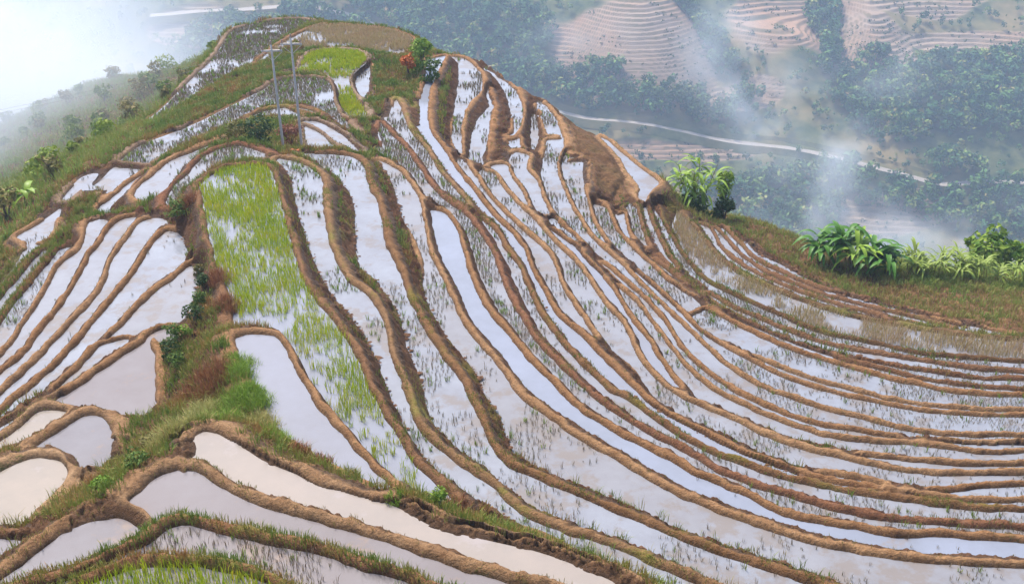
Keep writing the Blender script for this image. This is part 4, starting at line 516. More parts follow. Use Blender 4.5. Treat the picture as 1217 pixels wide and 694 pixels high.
# ------------------------------------------------------------------ the valley and the mountainside across it
def bump2(x, y, cx, cy, rx, ry): return np.exp(-(((x - cx) / rx) ** 2 + ((y - cy) / ry) ** 2))
def farz(x, y):
    near = np.maximum(-262, -102 - .46 * (y - 150))
    up = (-262 + .4 * (y - 529) + 6 * fbm(x, y, .007, 3, 900) + 2.2 * fbm(x, y, .03, 3, 901)
          + 13 * bump2(x, y, 72, 690, 42, 60) - 9 * bump2(x, y, 125, 690, 16, 70) + 5 * bump2(x, y, 168, 690, 30, 26) - 10 * bump2(x, y, 172, 735, 34, 36)
          + 8 * bump2(x, y, 228, 690, 18, 34) - 6 * bump2(x, y, 200, 690, 12, 60) + 8 * bump2(x, y, 270, 620, 50, 40) - 6 * bump2(x, y, 40, 660, 14, 50) + 7 * bump2(x, y, -30, 700, 50, 50))
    b = sstep(470, 545, y); return near * (1 - b) + np.where(y > 470, up, near) * b
def ell(x, y, cx, cy, rx, ry): return ((x - cx) / rx) ** 2 + ((y - cy) / ry) ** 2 + .9 * fbm(x, y, .022, 3, 940)
def terr_mask(x, y):
    m = np.minimum.reduce([ell(x, y, *e) for e in ((76, 692, 56, 60), (176, 716, 54, 48), (228, 688, 17, 30), (285, 697, 48, 11), (85, 607, 62, 9), (200, 560, 40, 18), (60, 790, 120, 40), (235, 760, 90, 34), (-190, 712, 42, 22), (140, 655, 20, 12), (330, 640, 30, 20))])
    return sstep(1.1, .85, m)
def wood_mask(x, y):
    m = np.minimum.reduce([ell(x, y, *e) for e in ((-55, 705, 85, 50), (-20, 660, 50, 26), (262, 632, 72, 30), (300, 670, 50, 14), (80, 638, 50, 11), (40, 655, 24, 14), (200, 578, 80, 18), (130, 560, 60, 20), (270, 560, 60, 22), (210, 650, 22, 22), (-150, 690, 60, 40))] + [((x - (104 + (745 - y) * .38)) / 7) ** 2 + np.where((y > 645) & (y < 750), 0, 9) + .9 * fbm(x, y, .03, 2, 941), ((x - (196 + .1 * (y - 690))) / 8) ** 2 + np.where((y > 660) & (y < 750), 0, 9) + 1.2 * fbm(x, y, .03, 2, 942)])
    return sstep(1.2, .8, m)
def far_height(x, y):
    z = farz(x, y); m = terr_mask(x, y); st = 1.75
    zz = z + 3.0 * fbm(x, y, .017, 3, 950) + .5 * fbm(x, y, .09, 2, 951); q = zz / st; fl = np.floor(q); fr = q - fl
    zt = (fl + sstep(.68, 1.0, fr)) * st
    return z * (1 - m) + zt * m, m, sstep(.6, .75, fr) * m, fl
def sheet(name, xs, ys, mat, **pr):
    X, Y = np.meshgrid(xs, ys); n, k = X.shape; x, y = X.ravel(), Y.ravel(); z, m, ris, fl = far_height(x, y)
    i = (np.arange(n - 1)[:, None] * k + np.arange(k - 1)[None, :]).ravel()
    tone = (np.sin(fl * 12.9898) * 43758.5453) % 1.0
    return link(name, mesh_np(name, np.column_stack([x, y, z]), np.stack([i, i + 1, i + k + 1, i + k], 1), True, {'terrace': m, 'riser': ris, 'tone': tone}), mat, **pr)
def far_mat():
    m = N('mountainside_ground'); n1 = m.noise(.02, 4, .6); n2 = m.noise(.25, 4, .65); n3 = m.noise(.012, 3)
    soil = m.mix(m.attr('tone'), (.19, .14, .105), (.28, .205, .15))
    soil = m.mix(m.fr(n3, .42, .6), soil, (.28, .17, .105)); soil = m.mix(m.mul(m.fr(n2, .4, .7), .5), soil, (.14, .11, .08))
    soil = m.mix(m.mul(m.attr('riser'), m.fr(m.noise(.05, 4, .6), .3, .6)), soil, m.mix(m.fr(n1, .4, .6), (.08, .075, .05), (.14, .11, .06)))
    wild = m.mix(m.fr(m.noise(.11, 6, .7), .35, .65), (.025, .045, .018), (.10, .105, .04)); wild = m.mix(m.fr(n1, .45, .6), wild, (.17, .13, .06))
    c = m.mix(m.attr('terrace'), wild, soil); return m.fin(c, .95, .1)
FARM = far_mat()
sheet('mountainside', np.arange(-400, 440, 1.35), np.concatenate([np.arange(146, 470, 9), np.arange(470, 540, 1.4), np.arange(540, 775, .95), np.arange(776, 1050, 4)]), FARM, kind='structure', label='far mountainside of terraced fields and woods across the valley')
for nm, xs in (('valley_flank', np.arange(-1600, -399, 20)), ('valley_flank', np.arange(438.65, 1700, 20))):
    sheet(nm, xs, np.arange(146, 1050, 14), FARM, kind='structure', label='wooded valley flank running on along the far mountainside')
def ribbon(name, pts, w, mat, lift, **pr):
    P_ = np.array(pts, float); t = np.linspace(0, len(P_) - 1, len(P_) * 14); i = np.clip(t.astype(int), 0, len(P_) - 2); f = (t - i)[:, None]
    Pm = np.vstack([2 * P_[0] - P_[1], P_, 2 * P_[-1] - P_[-2]]); a, b, c, d = Pm[i], Pm[i + 1], Pm[i + 2], Pm[i + 3]
    C = .5 * (2 * b + (c - a) * f + (2 * a - 5 * b + 4 * c - d) * f ** 2 + (3 * b - a - 3 * c + d) * f ** 3)
    T = np.gradient(C, axis=0); T /= np.linalg.norm(T, axis=1)[:, None]; Nn = np.stack([-T[:, 1], T[:, 0]], 1)
    z = far_height(C[:, 0], C[:, 1])[0]; z = np.convolve(np.pad(z, 6, 'edge'), np.ones(13) / 13, 'valid')
    cols = []
    wv = (w * np.linspace(.85, 1.9, len(C)) if w < 8 else np.full(len(C), w))[:, None]
    for o, e_, dz in ((-.5, -3.5, -4.0), (-.5, 0, 0), (.5, 0, 0), (.5, 3, 3.0)):
        q = C + Nn * (o * wv + e_); cols.append(np.column_stack([q, z + lift + dz]))
    v = np.stack(cols, 1).reshape(-1, 3); n = len(C); k = np.arange(n - 1)[:, None] * 4
    F = np.concatenate([k + [[j, j + 4, j + 5, j + 1]] for j in range(3)])
    me = mesh_np(name, v, F, False); me.materials.append(mat); me.materials.append(FARM); me.polygons.foreach_set('material_index', np.repeat([1, 0, 1], n - 1).astype(np.int32)); return link(name, me, None, **pr), np.column_stack([C, z])
ROADM = N('pale_road'); ROADM = ROADM.fin(ROADM.ramp(ROADM.noise(.3, 4), [(.3, (.2, .175, .155)), (.7, (.28, .25, .22))]), .9, .2)
road, road_c = ribbon('mountain_road', [(-20, 652), (10, 641), (36, 634), (64, 626), (92, 621), (121, 617), (154, 609), (186, 598), (212, 586), (234, 577), (254, 576), (285, 574), (330, 568)], 4.8, ROADM, .8, kind='structure', label='pale mountain road cut along the far slope')
road2, road2_c = ribbon('valley_road', [(-230, 722), (-190, 729), (-167, 731), (-134, 732), (-110, 726), (-95, 718), (-80, 704)], 13.0, ROADM, 1.0, kind='structure', label='pale road curving behind the top of the terraced hill')

# ------------------------------------------------------------------ woods and single trees over there
def leaf_cloud(ells, n, size, r, flat=.6):
    """n leaf-sized quads through the volume of some ellipsoids, denser near their skins"""
    vol = np.array([e[3] * e[4] * e[5] for e in ells]) ** .8; pk = r.choice(len(ells), n, p=vol / vol.sum()); E_ = np.array(ells)[pk]
    d = r.normal(0, 1, (n, 3)); d /= np.linalg.norm(d, axis=1)[:, None]; rad = r.uniform(.25, 1, n) ** .45
    c = E_[:, :3] + d * E_[:, 3:6] * rad[:, None] * (1 + r.normal(0, .1, n))[:, None]
    nn = d + r.normal(0, flat, (n, 3)) + [0, 0, .3]; nn /= np.linalg.norm(nn, axis=1)[:, None]
    t = np.cross(nn, r.normal(0, 1, (n, 3))); t /= np.linalg.norm(t, axis=1)[:, None]; b = np.cross(nn, t)
    s = size * r.uniform(.6, 1.35, n)[:, None]
    v = np.stack([c - t * s, c - b * s * .5 + nn * s * .1, c + t * s, c + b * s * .5 + nn * s * .1], 1).reshape(-1, 3)
    return v, np.arange(n)[:, None] * 4 + np.arange(4)[None, :]
def tube(paths, sides=6):
    Vs, Fs, o = [], [], 0
    for pts in paths:
        p = np.array([q[:3] for q in pts], float); rd = [q[3] for q in pts]; n = len(p)
        T = np.gradient(p, axis=0); T /= np.linalg.norm(T, axis=1)[:, None] + 1e-9
        for i in range(n):
            a = np.cross(T[i], [.31, .95, .07]); a /= np.linalg.norm(a); b = np.cross(T[i], a)
            for k in range(sides):
                w = 2 * math.pi * k / sides; Vs.append(p[i] + rd[i] * (a * math.cos(w) + b * math.sin(w)))
        for i in range(n - 1):
            for k in range(sides):
                Fs.append((o + i * sides + k, o + i * sides + (k + 1) % sides, o + (i + 1) * sides + (k + 1) % sides, o + (i + 1) * sides + k))
        Vs.append(p[-1] + T[-1] * rd[-1] * .5)
        for k in range(sides): Fs.append((o + (n - 1) * sides + k, o + (n - 1) * sides + (k + 1) % sides, o + n * sides, o + n * sides))
        o += n * sides + 1
    F = np.array(Fs); tri = F[:, 2] == F[:, 3]
    return np.array(Vs), [F[~tri], F[tri][:, :3]]
def empty(name, loc, **pr):
    o = bpy.data.objects.new(name, None); COL.objects.link(o); o.location = loc; o.empty_display_size = .2
    for k, v in pr.items(): o[k] = v
    return o
def crown_ells(h, w, n, r, low=.3):
    e = [(0, 0, h * .66, w * .33, w * .33, h * .26)]
    for i in range(n):
        a = r.uniform(0, 6.28); q = r.uniform(.15, .36) * w; z = h * r.uniform(low, .9); s = r.uniform(.12, .24) * w * (1.15 - .5 * z / h)
        e.append((math.cos(a) * q, math.sin(a) * q, z, s, s, s * .8))
    return e
FT = []
for k in range(4):
    e = crown_ells(1, .8 + .12 * k, 9, rng); v, f = leaf_cloud(e, 260, .06, rng)
    cm = mesh_np('far_crown', v, f, False)
    paths = [[(0, 0, -.05, .022), (.01, 0, .3, .016), (0, .01, .7, .008)]] + [[(0, 0, .3, .012), (q[0] * .6, q[1] * .6, q[2] * .9, .005)] for q in e[1:5]]
    tv, tf = tube(paths, 5); FT.append((cm, mesh_np('far_trunk', tv, tf)))
def far_tree(x, y, h, k, mat, label, group):
    z = float(far_height(np.array([x]), np.array([y]))[0][0]); t = empty('hillside_tree', (x, y, z), label=label, category='tree', group=group)
    t.scale = (h, h, h); t.rotation_euler = (0, 0, rng.uniform(0, 6.28))
    c = link('crown', FT[k][0], None, t); c.data = FT[k][0].copy() if FT[k][0].materials and FT[k][0].materials[0] != mat else FT[k][0]
    if not c.data.materials: c.data.materials.append(mat)
    else: c.data.materials[0] = mat
    link('trunk', FT[k][1], BARK, t); return t
for n_, (x, y, h) in enumerate([(103, 728, 12), (108, 722, 14), (113, 715, 13), (118, 706, 11), (126, 690, 9), (131, 682, 10), (136, 672, 11), (141, 662, 9), (192, 716, 14), (197, 707, 13), (196, 698, 11), (201, 688, 9), (52, 648, 13), (60, 644, 11), (68, 640, 15), (76, 637, 13), (84, 634, 16), (92, 632, 17), (98, 634, 15), (105, 630, 14), (113, 628, 12), (40, 654, 10), (33, 662, 12), (26, 668, 11)]):
    far_tree(x, y, h, n_ % 4, LEAF['far'], 'blue-green tree among the terraces on the far mountainside', 'trees on the far mountainside')
X = rng.uniform(-330, 380, 15000); Y = rng.uniform(530, 775, 15000)
wm = wood_mask(X, Y); keep = rng.uniform(0, 1, len(X)) < wm * .95 + .2 * (terr_mask(X, Y) < .3)
rd = np.min([np.hypot(X - q[0], Y - q[1]) for q in np.vstack([road_c, road2_c])[::3]], 0); keep &= rd > 4.5
X, Y = X[keep], Y[keep]; Z = far_height(X, Y)[0]; n = len(X); H = rng.uniform(2.5, 12, n) * (.65 + .5 * wood_mask(X, Y))
NL = 60
vv, _ = leaf_cloud(crown_ells(1, .9, 8, rng), NL * 40, .11, rng); vv = vv.reshape(40, NL, 4, 3)
pk = rng.randint(0, 40, n); a = rng.uniform(0, 6.28, n); c_, s_ = np.cos(a)[:, None, None], np.sin(a)[:, None, None]
q = vv[pk]; v = np.stack([(q[..., 0] * c_ - q[..., 1] * s_) * H[:, None, None] + X[:, None, None], (q[..., 0] * s_ + q[..., 1] * c_) * H[:, None, None] + Y[:, None, None], q[..., 2] * H[:, None, None] + Z[:, None, None]], -1)

Xs = rng.uniform(-200, 370, 16000); Ys = rng.uniform(540, 775, 16000); hh, tm, rs, _ = far_height(Xs, Ys); kp = (rs > .35) & (fbm(Xs, Ys, .05, 3, 960) > -.1); Xs, Ys, hh = Xs[kp], Ys[kp], hh[kp]
e_ = np.column_stack([Xs, Ys, hh]); nq = len(e_); cc = np.repeat(e_, 6, 0) + rng.normal(0, 1, (nq * 6, 3)) * [.8, .5, .35] + [0, 0, .5]; tt = rng.normal(0, 1, (nq * 6, 3)); tt /= np.linalg.norm(tt, axis=1)[:, None]; bb = np.cross(tt, rng.normal(0, 1, (nq * 6, 3))); bb /= np.linalg.norm(bb, axis=1)[:, None]
bv = np.stack([cc - tt * .6, cc - bb * .4, cc + tt * .6, cc + bb * .4], 1).reshape(-1, 3)
link('terrace_scrub', mesh_np('terrace_scrub', bv, np.arange(nq * 6)[:, None] * 4 + np.arange(4)[None], False), LEAF['far'], kind='stuff', label='low scrub along the risers of the far terraces')
link('forest', mesh_np('forest', v.reshape(-1, 3), np.arange(n * NL)[:, None] * 4 + np.arange(4)[None], False, {'tree': np.repeat(rng.uniform(0, 1, n) ** 1.3, NL * 4)}), FORESTM, kind='stuff', label='blue-green woods covering the far mountainside')
# ------------------------------------------------------------------ plants and poles on the hill
def box_mesh(name, a, b):
    v = np.array([(x, y, z) for x in (a[0], b[0]) for y in (a[1], b[1]) for z in (a[2], b[2])], float)
    return mesh_np(name, v, np.array([(0, 1, 3, 2), (4, 6, 7, 5), (0, 4, 5, 1), (2, 3, 7, 6), (0, 2, 6, 4), (1, 5, 7, 3)]), False)
def gz(x, y): return float(ground(np.array([float(x)]), np.array([float(y)]))[0][0])
def shrub(name, x, y, h, w, mat, n, leaf, label, cat='shrub', group=None, lobes=8, stems=4, low=.15, z=None, seed=None):
    r = np.random.RandomState(seed if seed is not None else int(abs(x * 131 + y * 17)) % 9999)
    t = empty(name, (x, y, (gz(x, y) if z is None else z) - .03), label=label, category=cat)
    if group: t['group'] = group
    e = [(q[0] * w, q[1] * w, q[2] * h, q[3] * w, q[4] * w, q[5] * h) for q in crown_ells(1, 1, lobes, r, low)]
    v, f = leaf_cloud(e, n, leaf, r); link('crown', mesh_np('crown', v, f, False), mat, t)
    s = max(.012, .022 * h)
    paths = [[(0, 0, -.08, s * 1.3), (q[0] * .3, q[1] * .3, q[2] * .5, s * .8), (q[0] * .8, q[1] * .8, q[2] * .95, s * .3)] for q in e[1:1 + stems]]
    tv, tf = tube(paths, 5); link('trunk', mesh_np('trunk', tv, tf), BARK, t); return t
def tuft(name, x, y, h, w, mat, nb, bw, lean, label, cat='grass', z=None, group=None):
    r = np.random.RandomState(int(abs(x * 977 + y * 31)) % 9999); z0 = gz(x, y) if z is None else z
    k = max(1, nb // 8); a = r.uniform(0, 6.28, k); q = np.sqrt(r.uniform(0, 1, k)) * w * .5
    b = np.column_stack([np.cos(a) * q, np.sin(a) * q, np.zeros(k)]); b[:, 2] = 0 if z is not None else ground(x + b[:, 0], y + b[:, 1])[0] - z0
    v, F = blades(b, 8, h * (1.05 - .5 * (q / (w * .5)) ** 2), bw, w * .12, lean, r)
    o = link(name, mesh_np(name, v, F, False), mat, label=label, category=cat); o.location = (x, y, z0)
    if group: o['group'] = group
    return o
def leaf_strip(p0, az, length, width, rise, droop, r, seg=7):
    """one long arching blade with a fold along its midrib"""
    t = np.linspace(0, 1, seg); hor = length * (t * .75 + .1 * t ** 2); up = length * (rise * t - droop * t ** 2.2)
    c = np.column_stack([p0[0] + np.cos(az) * hor, p0[1] + np.sin(az) * hor, p0[2] + up]); s = np.array([-math.sin(az), math.cos(az), 0])
    wd = width * np.sin(np.pi * np.clip(t * .93 + .05, 0, 1)) ** .75
    L_ = c + s * wd[:, None] * .5 + [0, 0, 1] * (wd * .18)[:, None]; R_ = c - s * wd[:, None] * .5 + [0, 0, 1] * (wd * .18)[:, None]
    v = np.stack([L_, c, R_], 1).reshape(-1, 3); f = []
    for i in range(seg - 1):
        a = i * 3; f += [(a, a + 1, a + 4, a + 3), (a + 1, a + 2, a + 5, a + 4)]
    return v, np.array(f)
def broadleaf(name, x, y, h, n, length, width, mat, label, cat='plant', z=None, seed=1, group=None, stem_r=.04):
    r = np.random.RandomState(seed); z0 = (gz(x, y) if z is None else z) - .03; t = empty(name, (x, y, z0), label=label, category=cat)
    if group: t['group'] = group
    ns = max(1, n // 7); stems = []
    for i in range(ns):
        a = r.uniform(0, 6.28); q = r.uniform(.05, .22) * h; hh = h * r.uniform(.45, .8)
        stems.append([(math.cos(a) * q * .4, math.sin(a) * q * .4, -.1, stem_r), (math.cos(a) * q * .8, math.sin(a) * q * .8, hh * .5, stem_r * .8), (math.cos(a) * q * 1.5, math.sin(a) * q * 1.5, hh, stem_r * .5)])
    tv, tf = tube(stems, 6); link('stem', mesh_np('stem', tv, tf), LEAF['olive'], t)
    for i in range(n):
        st = stems[i % ns]; top = np.array(st[-1][:3]); p0 = top * r.uniform(.55, 1.0); p0[:2] = top[:2] * .9
        v, f = leaf_strip(p0, r.uniform(0, 6.28), length * r.uniform(.7, 1.15), width * r.uniform(.75, 1.2), r.uniform(.55, 1.15), r.uniform(.5, 1.05), r)
        link('leaf', mesh_np('leaf', v, f, True), mat, t)
    return t
GLOSS = {k: plant_mat('broad_leaf_' + k, st, .45, .25) for k, st in {
 'green': [(0, (.025, .09, .015)), (.5, (.055, .155, .02)), (.85, (.10, .21, .025)), (1, (.2, .22, .05))],
 'lime': [(0, (.11, .21, .02)), (.5, (.17, .28, .025)), (1, (.26, .32, .05))],
 'maize': [(0, (.09, .18, .02)), (.45, (.15, .24, .03)), (.75, (.24, .27, .05)), (.9, (.30, .22, .07)), (1, (.24, .13, .06))]}.items()}
# arching broad-leaved clump on the grassy shoulder
for i, (x, y, h, n, lab) in enumerate([(20.1, 66.4, 2.3, 20, 'dark green arching broad-leaved plant at the uphill end of its clump'),
    (21.0, 65.6, 2.9, 24, 'tallest broad-leaved plant in the clump on the grassy shoulder'),
    (21.9, 65.0, 2.4, 22, 'bright broad-leaved plant leaning out over the dry grass'),
    (22.9, 64.7, 2.5, 24, 'spreading broad-leaved plant in the middle of the roadside clump'),
    (23.8, 64.3, 2.0, 20, 'low broad-leaved plant at the downhill end of its clump'),
    (22.0, 66.9, 2.9, 16, 'thin broad-leaved plant rising behind the clump')]):
    broadleaf('broadleaf_plant', x, y, h, n + 12, 1.9, .34, GLOSS['lime' if i == 2 else 'green'], lab.replace('roadside ', ''), seed=40 + i, group='broad-leaved clump on the shoulder')
# maize row along the shoulder
for i in range(42):
    x = 25.0 + (i % 28) * .43 + rng.uniform(-.15, .15); y = 64.5 + (i // 28) * 1.2 + .02 * (i % 28) + rng.uniform(-.5, .5)
    broadleaf('maize_plant', x, y, rng.uniform(1.4, 2.4), 12, 1.3, .14, GLOSS['maize'], 'yellow-green maize plant in the row beyond the lowest terraces', seed=70 + i, group='maize row on the shoulder', stem_r=.025)
# trees on the brow
broadleaf('feathery_plant', 12.9, 73.2, 5.0, 84, 1.8, .22, GLOSS['lime'], 'tall feathery yellow-green plant on the brow above the lowest terraces', seed=3, stem_r=.03)
shrub('leafy_shrub', 12.6, 73.2, 1.6, 3.2, LEAF['mid'], 700, .15, 'green undergrowth heaped round the feathery plant', lobes=10, seed=33)
shrub('slender_tree', 14.9, 73.9, 4.0, 2.0, LEAF['bright'], 380, .15, 'slender young tree with a small round crown on the brow', 'tree', lobes=5, stems=2, low=.72)
shrub('dark_bush', 14.9, 73.0, 2.0, 2.3, LEAF['dark'], 620, .15, 'dark leafy bush under the slender tree on the brow')
for i, (x, y, h, w, mt, lab) in enumerate([(35.5, 76, 5.0, 5, 'bright', 'rounded green tree rising behind the maize'), (40, 77, 6, 6, 'bright', 'pale green spreading tree behind the maize'), (46, 79, 6.5, 7, 'mid', 'broad green tree beyond the end of the maize')]):
    shrub('valley_tree', x, y, h, w, LEAF[mt], 1200, .28, lab, 'tree', lobes=14, stems=6)
# at the poles
shrub('dark_bush', -14.9, 63.3, 1.7, 2.6, LEAF['dark'], 900, .1, 'dark bush heaped beside the two utility poles', lobes=12, seed=5)
shrub('rust_bush', -13.3, 64.6, 1.6, 2.0, LEAF['rust'], 600, .09, 'rust and green bush right behind the utility poles', lobes=9, seed=6)
shrub('olive_bush', -16.4, 64.0, 1.3, 2.0, LEAF['olive'], 500, .09, 'olive bush at the far end of the bank by the poles', lobes=8, seed=7)
# at the top of the hill
shrub('orange_bush', -8.0, 85.2, 1.8, 1.7, LEAF['orange'], 420, .12, 'orange-leaved bush on the bank at the hilltop', lobes=7)
shrub('green_bush', -7.0, 86.5, 2.6, 2.6, LEAF['bright'], 900, .14, 'bright green bush beside the orange bush', lobes=12)
shrub('green_bush', -6.2, 84.0, 2.2, 1.9, LEAF['mid'], 600, .13, 'leafy green bush spilling down below the hilltop ridge', lobes=9)
# on the crest between the terraces
shrub('green_bush', -16.0, 49.9, 1.1, 1.3, LEAF['mid'], 520, .06, 'round green bush at the head of the pale bunds', lobes=8)
shrub('leafy_shrub', -1.95, 24.45, .72, .62, LEAF['bright'], 420, .045, 'small leafy shrub alone on the bund above the cream paddy', lobes=7, seed=21)
tuft('green_clump', -3.15, 24.6, .22, .55, GREEN, 200, .02, .9, 'low bright green clump growing on the tan bund')
tuft('rust_grass_mound', -10.5, 33.0, .62, 1.7, RUST, 1500, .014, .8, 'rust-brown mound of dead grass on the crest')
tuft('green_herb_mound', -8.7, 31.2, .45, 1.7, GREEN, 1600, .018, .9, 'fresh green herb mound beside the rust-brown grass')
tuft('green_herb_patch', -9.2, 33.8, .35, 1.3, GREEN, 900, .018, .9, 'green patch above the rust-brown mound')
tuft('pale_grass_clump', -10.5, 28.4, .75, 1.1, PALEG, 900, .016, 1.0, 'pale straw-green grass clump beside the stone-edged bund')
tuft('pale_grass_clump', -9.7, 28.9, .6, .9, PALEG, 700, .016, 1.0, 'smaller straw-coloured clump under the rust-brown mound')
shrub('leafy_shrub', -12.1, 35.1, .8, 1.0, LEAF['mid'], 460, .055, 'dark green weed beside the stone-edged bund', lobes=7, seed=22)
shrub('leafy_shrub', -12.9, 37.5, .9, .9, LEAF['mid'], 380, .055, 'green weed growing at the head of the small pond', lobes=6, seed=23)
shrub('leafy_shrub', -10.4, 25.6, .55, 1.0, LEAF['mid'], 420, .05, 'low leafy weed on the dark bank below the pale grass', lobes=7, seed=24)
shrub('leafy_shrub', -11.0, 24.5, .5, .8, LEAF['bright'], 340, .05, 'bright weed on the dark bank by the grey pond', lobes=6, seed=25)
for i, (x, y, h, w, mt, lab) in enumerate([(-12.8, 41.8, .9, .9, 'dark', 'dark green bush beside the last of the pale fan-shaped bunds'), (-12.6, 40.3, .8, .9, 'mid', 'leafy bush at the corner of the uppermost fan-shaped paddy'),
    (-12.5, 38.8, 1.0, 1.2, 'dark', 'large dark bush above the small round pond'), (-12.6, 37.7, .7, .9, 'bright', 'bright bush hanging over the small round pond'), (-12.6, 36.2, .9, 1.2, 'dark', 'dark weed thicket along the stone-edged bund'),
    (-13.6, 44.1, .7, .8, 'olive', 'olive bush by the rounded head of a fan-shaped paddy'), (-11.2, 28.9, .6, .9, 'olive', 'olive weeds behind the pale grass clump')]):
    shrub('leafy_shrub', x, y, h, w, LEAF[mt], 420, .06, lab, lobes=7, seed=60 + i)
for i, (x, y, h, w, mt, nb, lab) in enumerate([(-8.5, 31.5, .4, 1.2, GREEN, 900, 'green herbs at the edge of the oblong blue paddy'), (-9.3, 32.9, .4, 1.1, GREEN, 800, 'green herbs behind the rust-brown mound'), (-7.9, 29.9, .45, 1.1, PALEG, 700, 'yellowing grass below the oblong blue paddy'),
    (-7.1, 28.5, .5, .9, GREEN, 600, 'tall grass at the lower end of the oblong blue paddy'), (-6.4, 28.0, .4, .8, RUST, 500, 'reddish weeds by the oblong blue paddy'), (-5.8, 27.9, .3, .7, RUST, 400, 'dark red weeds on the tan bund'), (-4.9, 27.3, .3, .7, GRASS, 400, 'mixed weeds near the tip of the oblong blue paddy'),
    (-9.2, 29.9, .5, 1.2, GREEN, 900, 'lush grass above the cream paddy'), (-10.1, 30.9, .6, 1.1, PALEG, 800, 'pale feathery grass at the foot of the rust-brown mound'), (-1.6, 26.9, .25, 1.0, RUST, 500, 'reddish dead weeds behind the small leafy shrub'),
    (-12.1, 42.0, .5, 1.2, RUST, 900, 'rust-brown grass where the crest meets the rice'), (-11.2, 39.6, .5, 1.2, RUST, 900, 'rust-brown grass between the rice and the bushes'), (-12.6, 45.2, .4, 1.0, GRASS, 700, 'straggling grass along the edge of the rice'), (-15.8, 50.4, .5, 1.2, RUST, 800, 'orange-brown grass beside the round green bush')]):
    tuft('grass_clump', x, y, h, w, mt, nb, .016, .9, lab)
# tufts standing in the paddies
for i, (x, y, z, h, w, lab) in enumerate([(5.05, 24.0, -24.7, .42, .6, 'bright green tuft standing in water below the brown clod bund'), (5.45, 23.2, -24.7, .5, .65, 'larger bright tuft at the foot of the brown clod bund'), (-6.9, 21.75, -19.0, .34, .8, 'reedy green tuft in the grey paddy')]):
    tuft('water_grass', x, y, h, w, GREEN, 160, .02, .8, lab, z=z)
# slope under the mist
SLEAF = {k: plant_mat('slope_leaf_' + k, st) for k, st in {'mid': [(0, (.07, .12, .025)), (.5, (.12, .19, .03)), (1, (.2, .25, .05))], 'bright': [(0, (.12, .19, .02)), (.5, (.19, .26, .03)), (1, (.28, .31, .06))], 'olive': [(0, (.11, .11, .03)), (.5, (.19, .17, .05)), (1, (.27, .21, .08))]}.items()}
for i in range(90):
    x = rng.uniform(-62, -27.5); y = rng.uniform(58, 122)
    if gz(x, y) > -26.8 or ground(np.array([x]), np.array([y]))[2][0] < 2.2: continue
    h = rng.uniform(.9, 2.2); mt = ['mid', 'olive', 'bright', 'mid', 'bright', 'olive'][i % 6]
    shrub('slope_shrub', x, y, h, h * rng.uniform(1.0, 1.5), SLEAF[mt], 260, .15, {'mid': 'green shrub fading into mist on the slope', 'olive': 'olive-brown shrub fading into mist on the slope', 'bright': 'yellow-green shrub fading into mist on the slope', 'dark': 'dark green shrub fading into mist on the slope'}[mt], group=mt + ' shrubs on the misty slope', lobes=7, seed=500 + i)
broadleaf('banana_plant', -28.6, 61.2, 1.3, 9, 1.3, .36, GLOSS['lime'], 'young banana plant with wide leaves on the misty slope', seed=9)
broadleaf('banana_plant', -29.4, 58.6, 1.1, 8, 1.0, .28, GLOSS['green'], 'small banana plant below the wider one on the misty slope', seed=10)
# utility poles
POLEM = N('weathered_pole'); POLEM = POLEM.fin(POLEM.ramp(POLEM.noise(5, 4), [(.3, (.34, .31, .29)), (.7, (.48, .45, .42))]), .85, .2)
INSM = N('porcelain'); INSM = INSM.fin((.32, .20, .16), .3, .5)
def pole(x, y, z, h, lean, label):
    t = empty('utility_pole', (x, y, z), label=label, category='utility pole', group='utility poles on the red bench'); t.rotation_euler = (0, lean, 0)
    v, f = tube([[(0, 0, -.5, .085), (0, 0, h * .5, .07), (0, 0, h, .05)]], 10); link('shaft', mesh_np('shaft', v, f), POLEM, t)
    c = link('crossarm', box_mesh('crossarm', (-.6, -.04, h - .4), (.6, .04, h - .31)), POLEM, t)
    for u in (-.52, 0, .52):
        zz = h - .3 if u else h; v, f = tube([[(u, 0, zz, .035), (u, 0, zz + .06, .06), (u, 0, zz + .12, .035), (u, 0, zz + .18, .055), (u, 0, zz + .22, .03)]], 8); link('insulator', mesh_np('insulator', v, f), INSM, t)
    v, f = tube([[(-.6, .04, h - .42, .018), (0, .07, h - .95, .018)], [(.6, .04, h - .42, .018), (0, .07, h - .95, .018)]], 5); link('brace', mesh_np('brace', v, f), POLEM, t)
    return t
PL = (-13.5, 63.3); PR = (-12.5, 63.8)
pole(*PL, -24.05, 6.2, -.02, 'weathered utility pole with a crossarm standing nearer the bush')
pole(*PR, -24.05, 6.45, -.012, 'taller weathered utility pole beside the red earth')
WIRE = N('cable'); WIRE = WIRE.fin((.25, .25, .26), .6, .3)
for i, u in enumerate((-.52, .52)):
    a = np.array([PL[0] + u, PL[1], -24.05 + 6.0]); b = np.array([-95 + u, 92, -36.0]); s = np.linspace(0, 1, 26)
    p = a + (b - a) * s[:, None]; p[:, 2] -= 5.0 * (4 * s * (1 - s)) * .5
    v, f = tube([[(*q, .005) for q in p]], 4); link('power_cable', mesh_np('power_cable', v, f), WIRE, label='thin power cable sagging from the poles into the mist', category='cable', group='power cables')
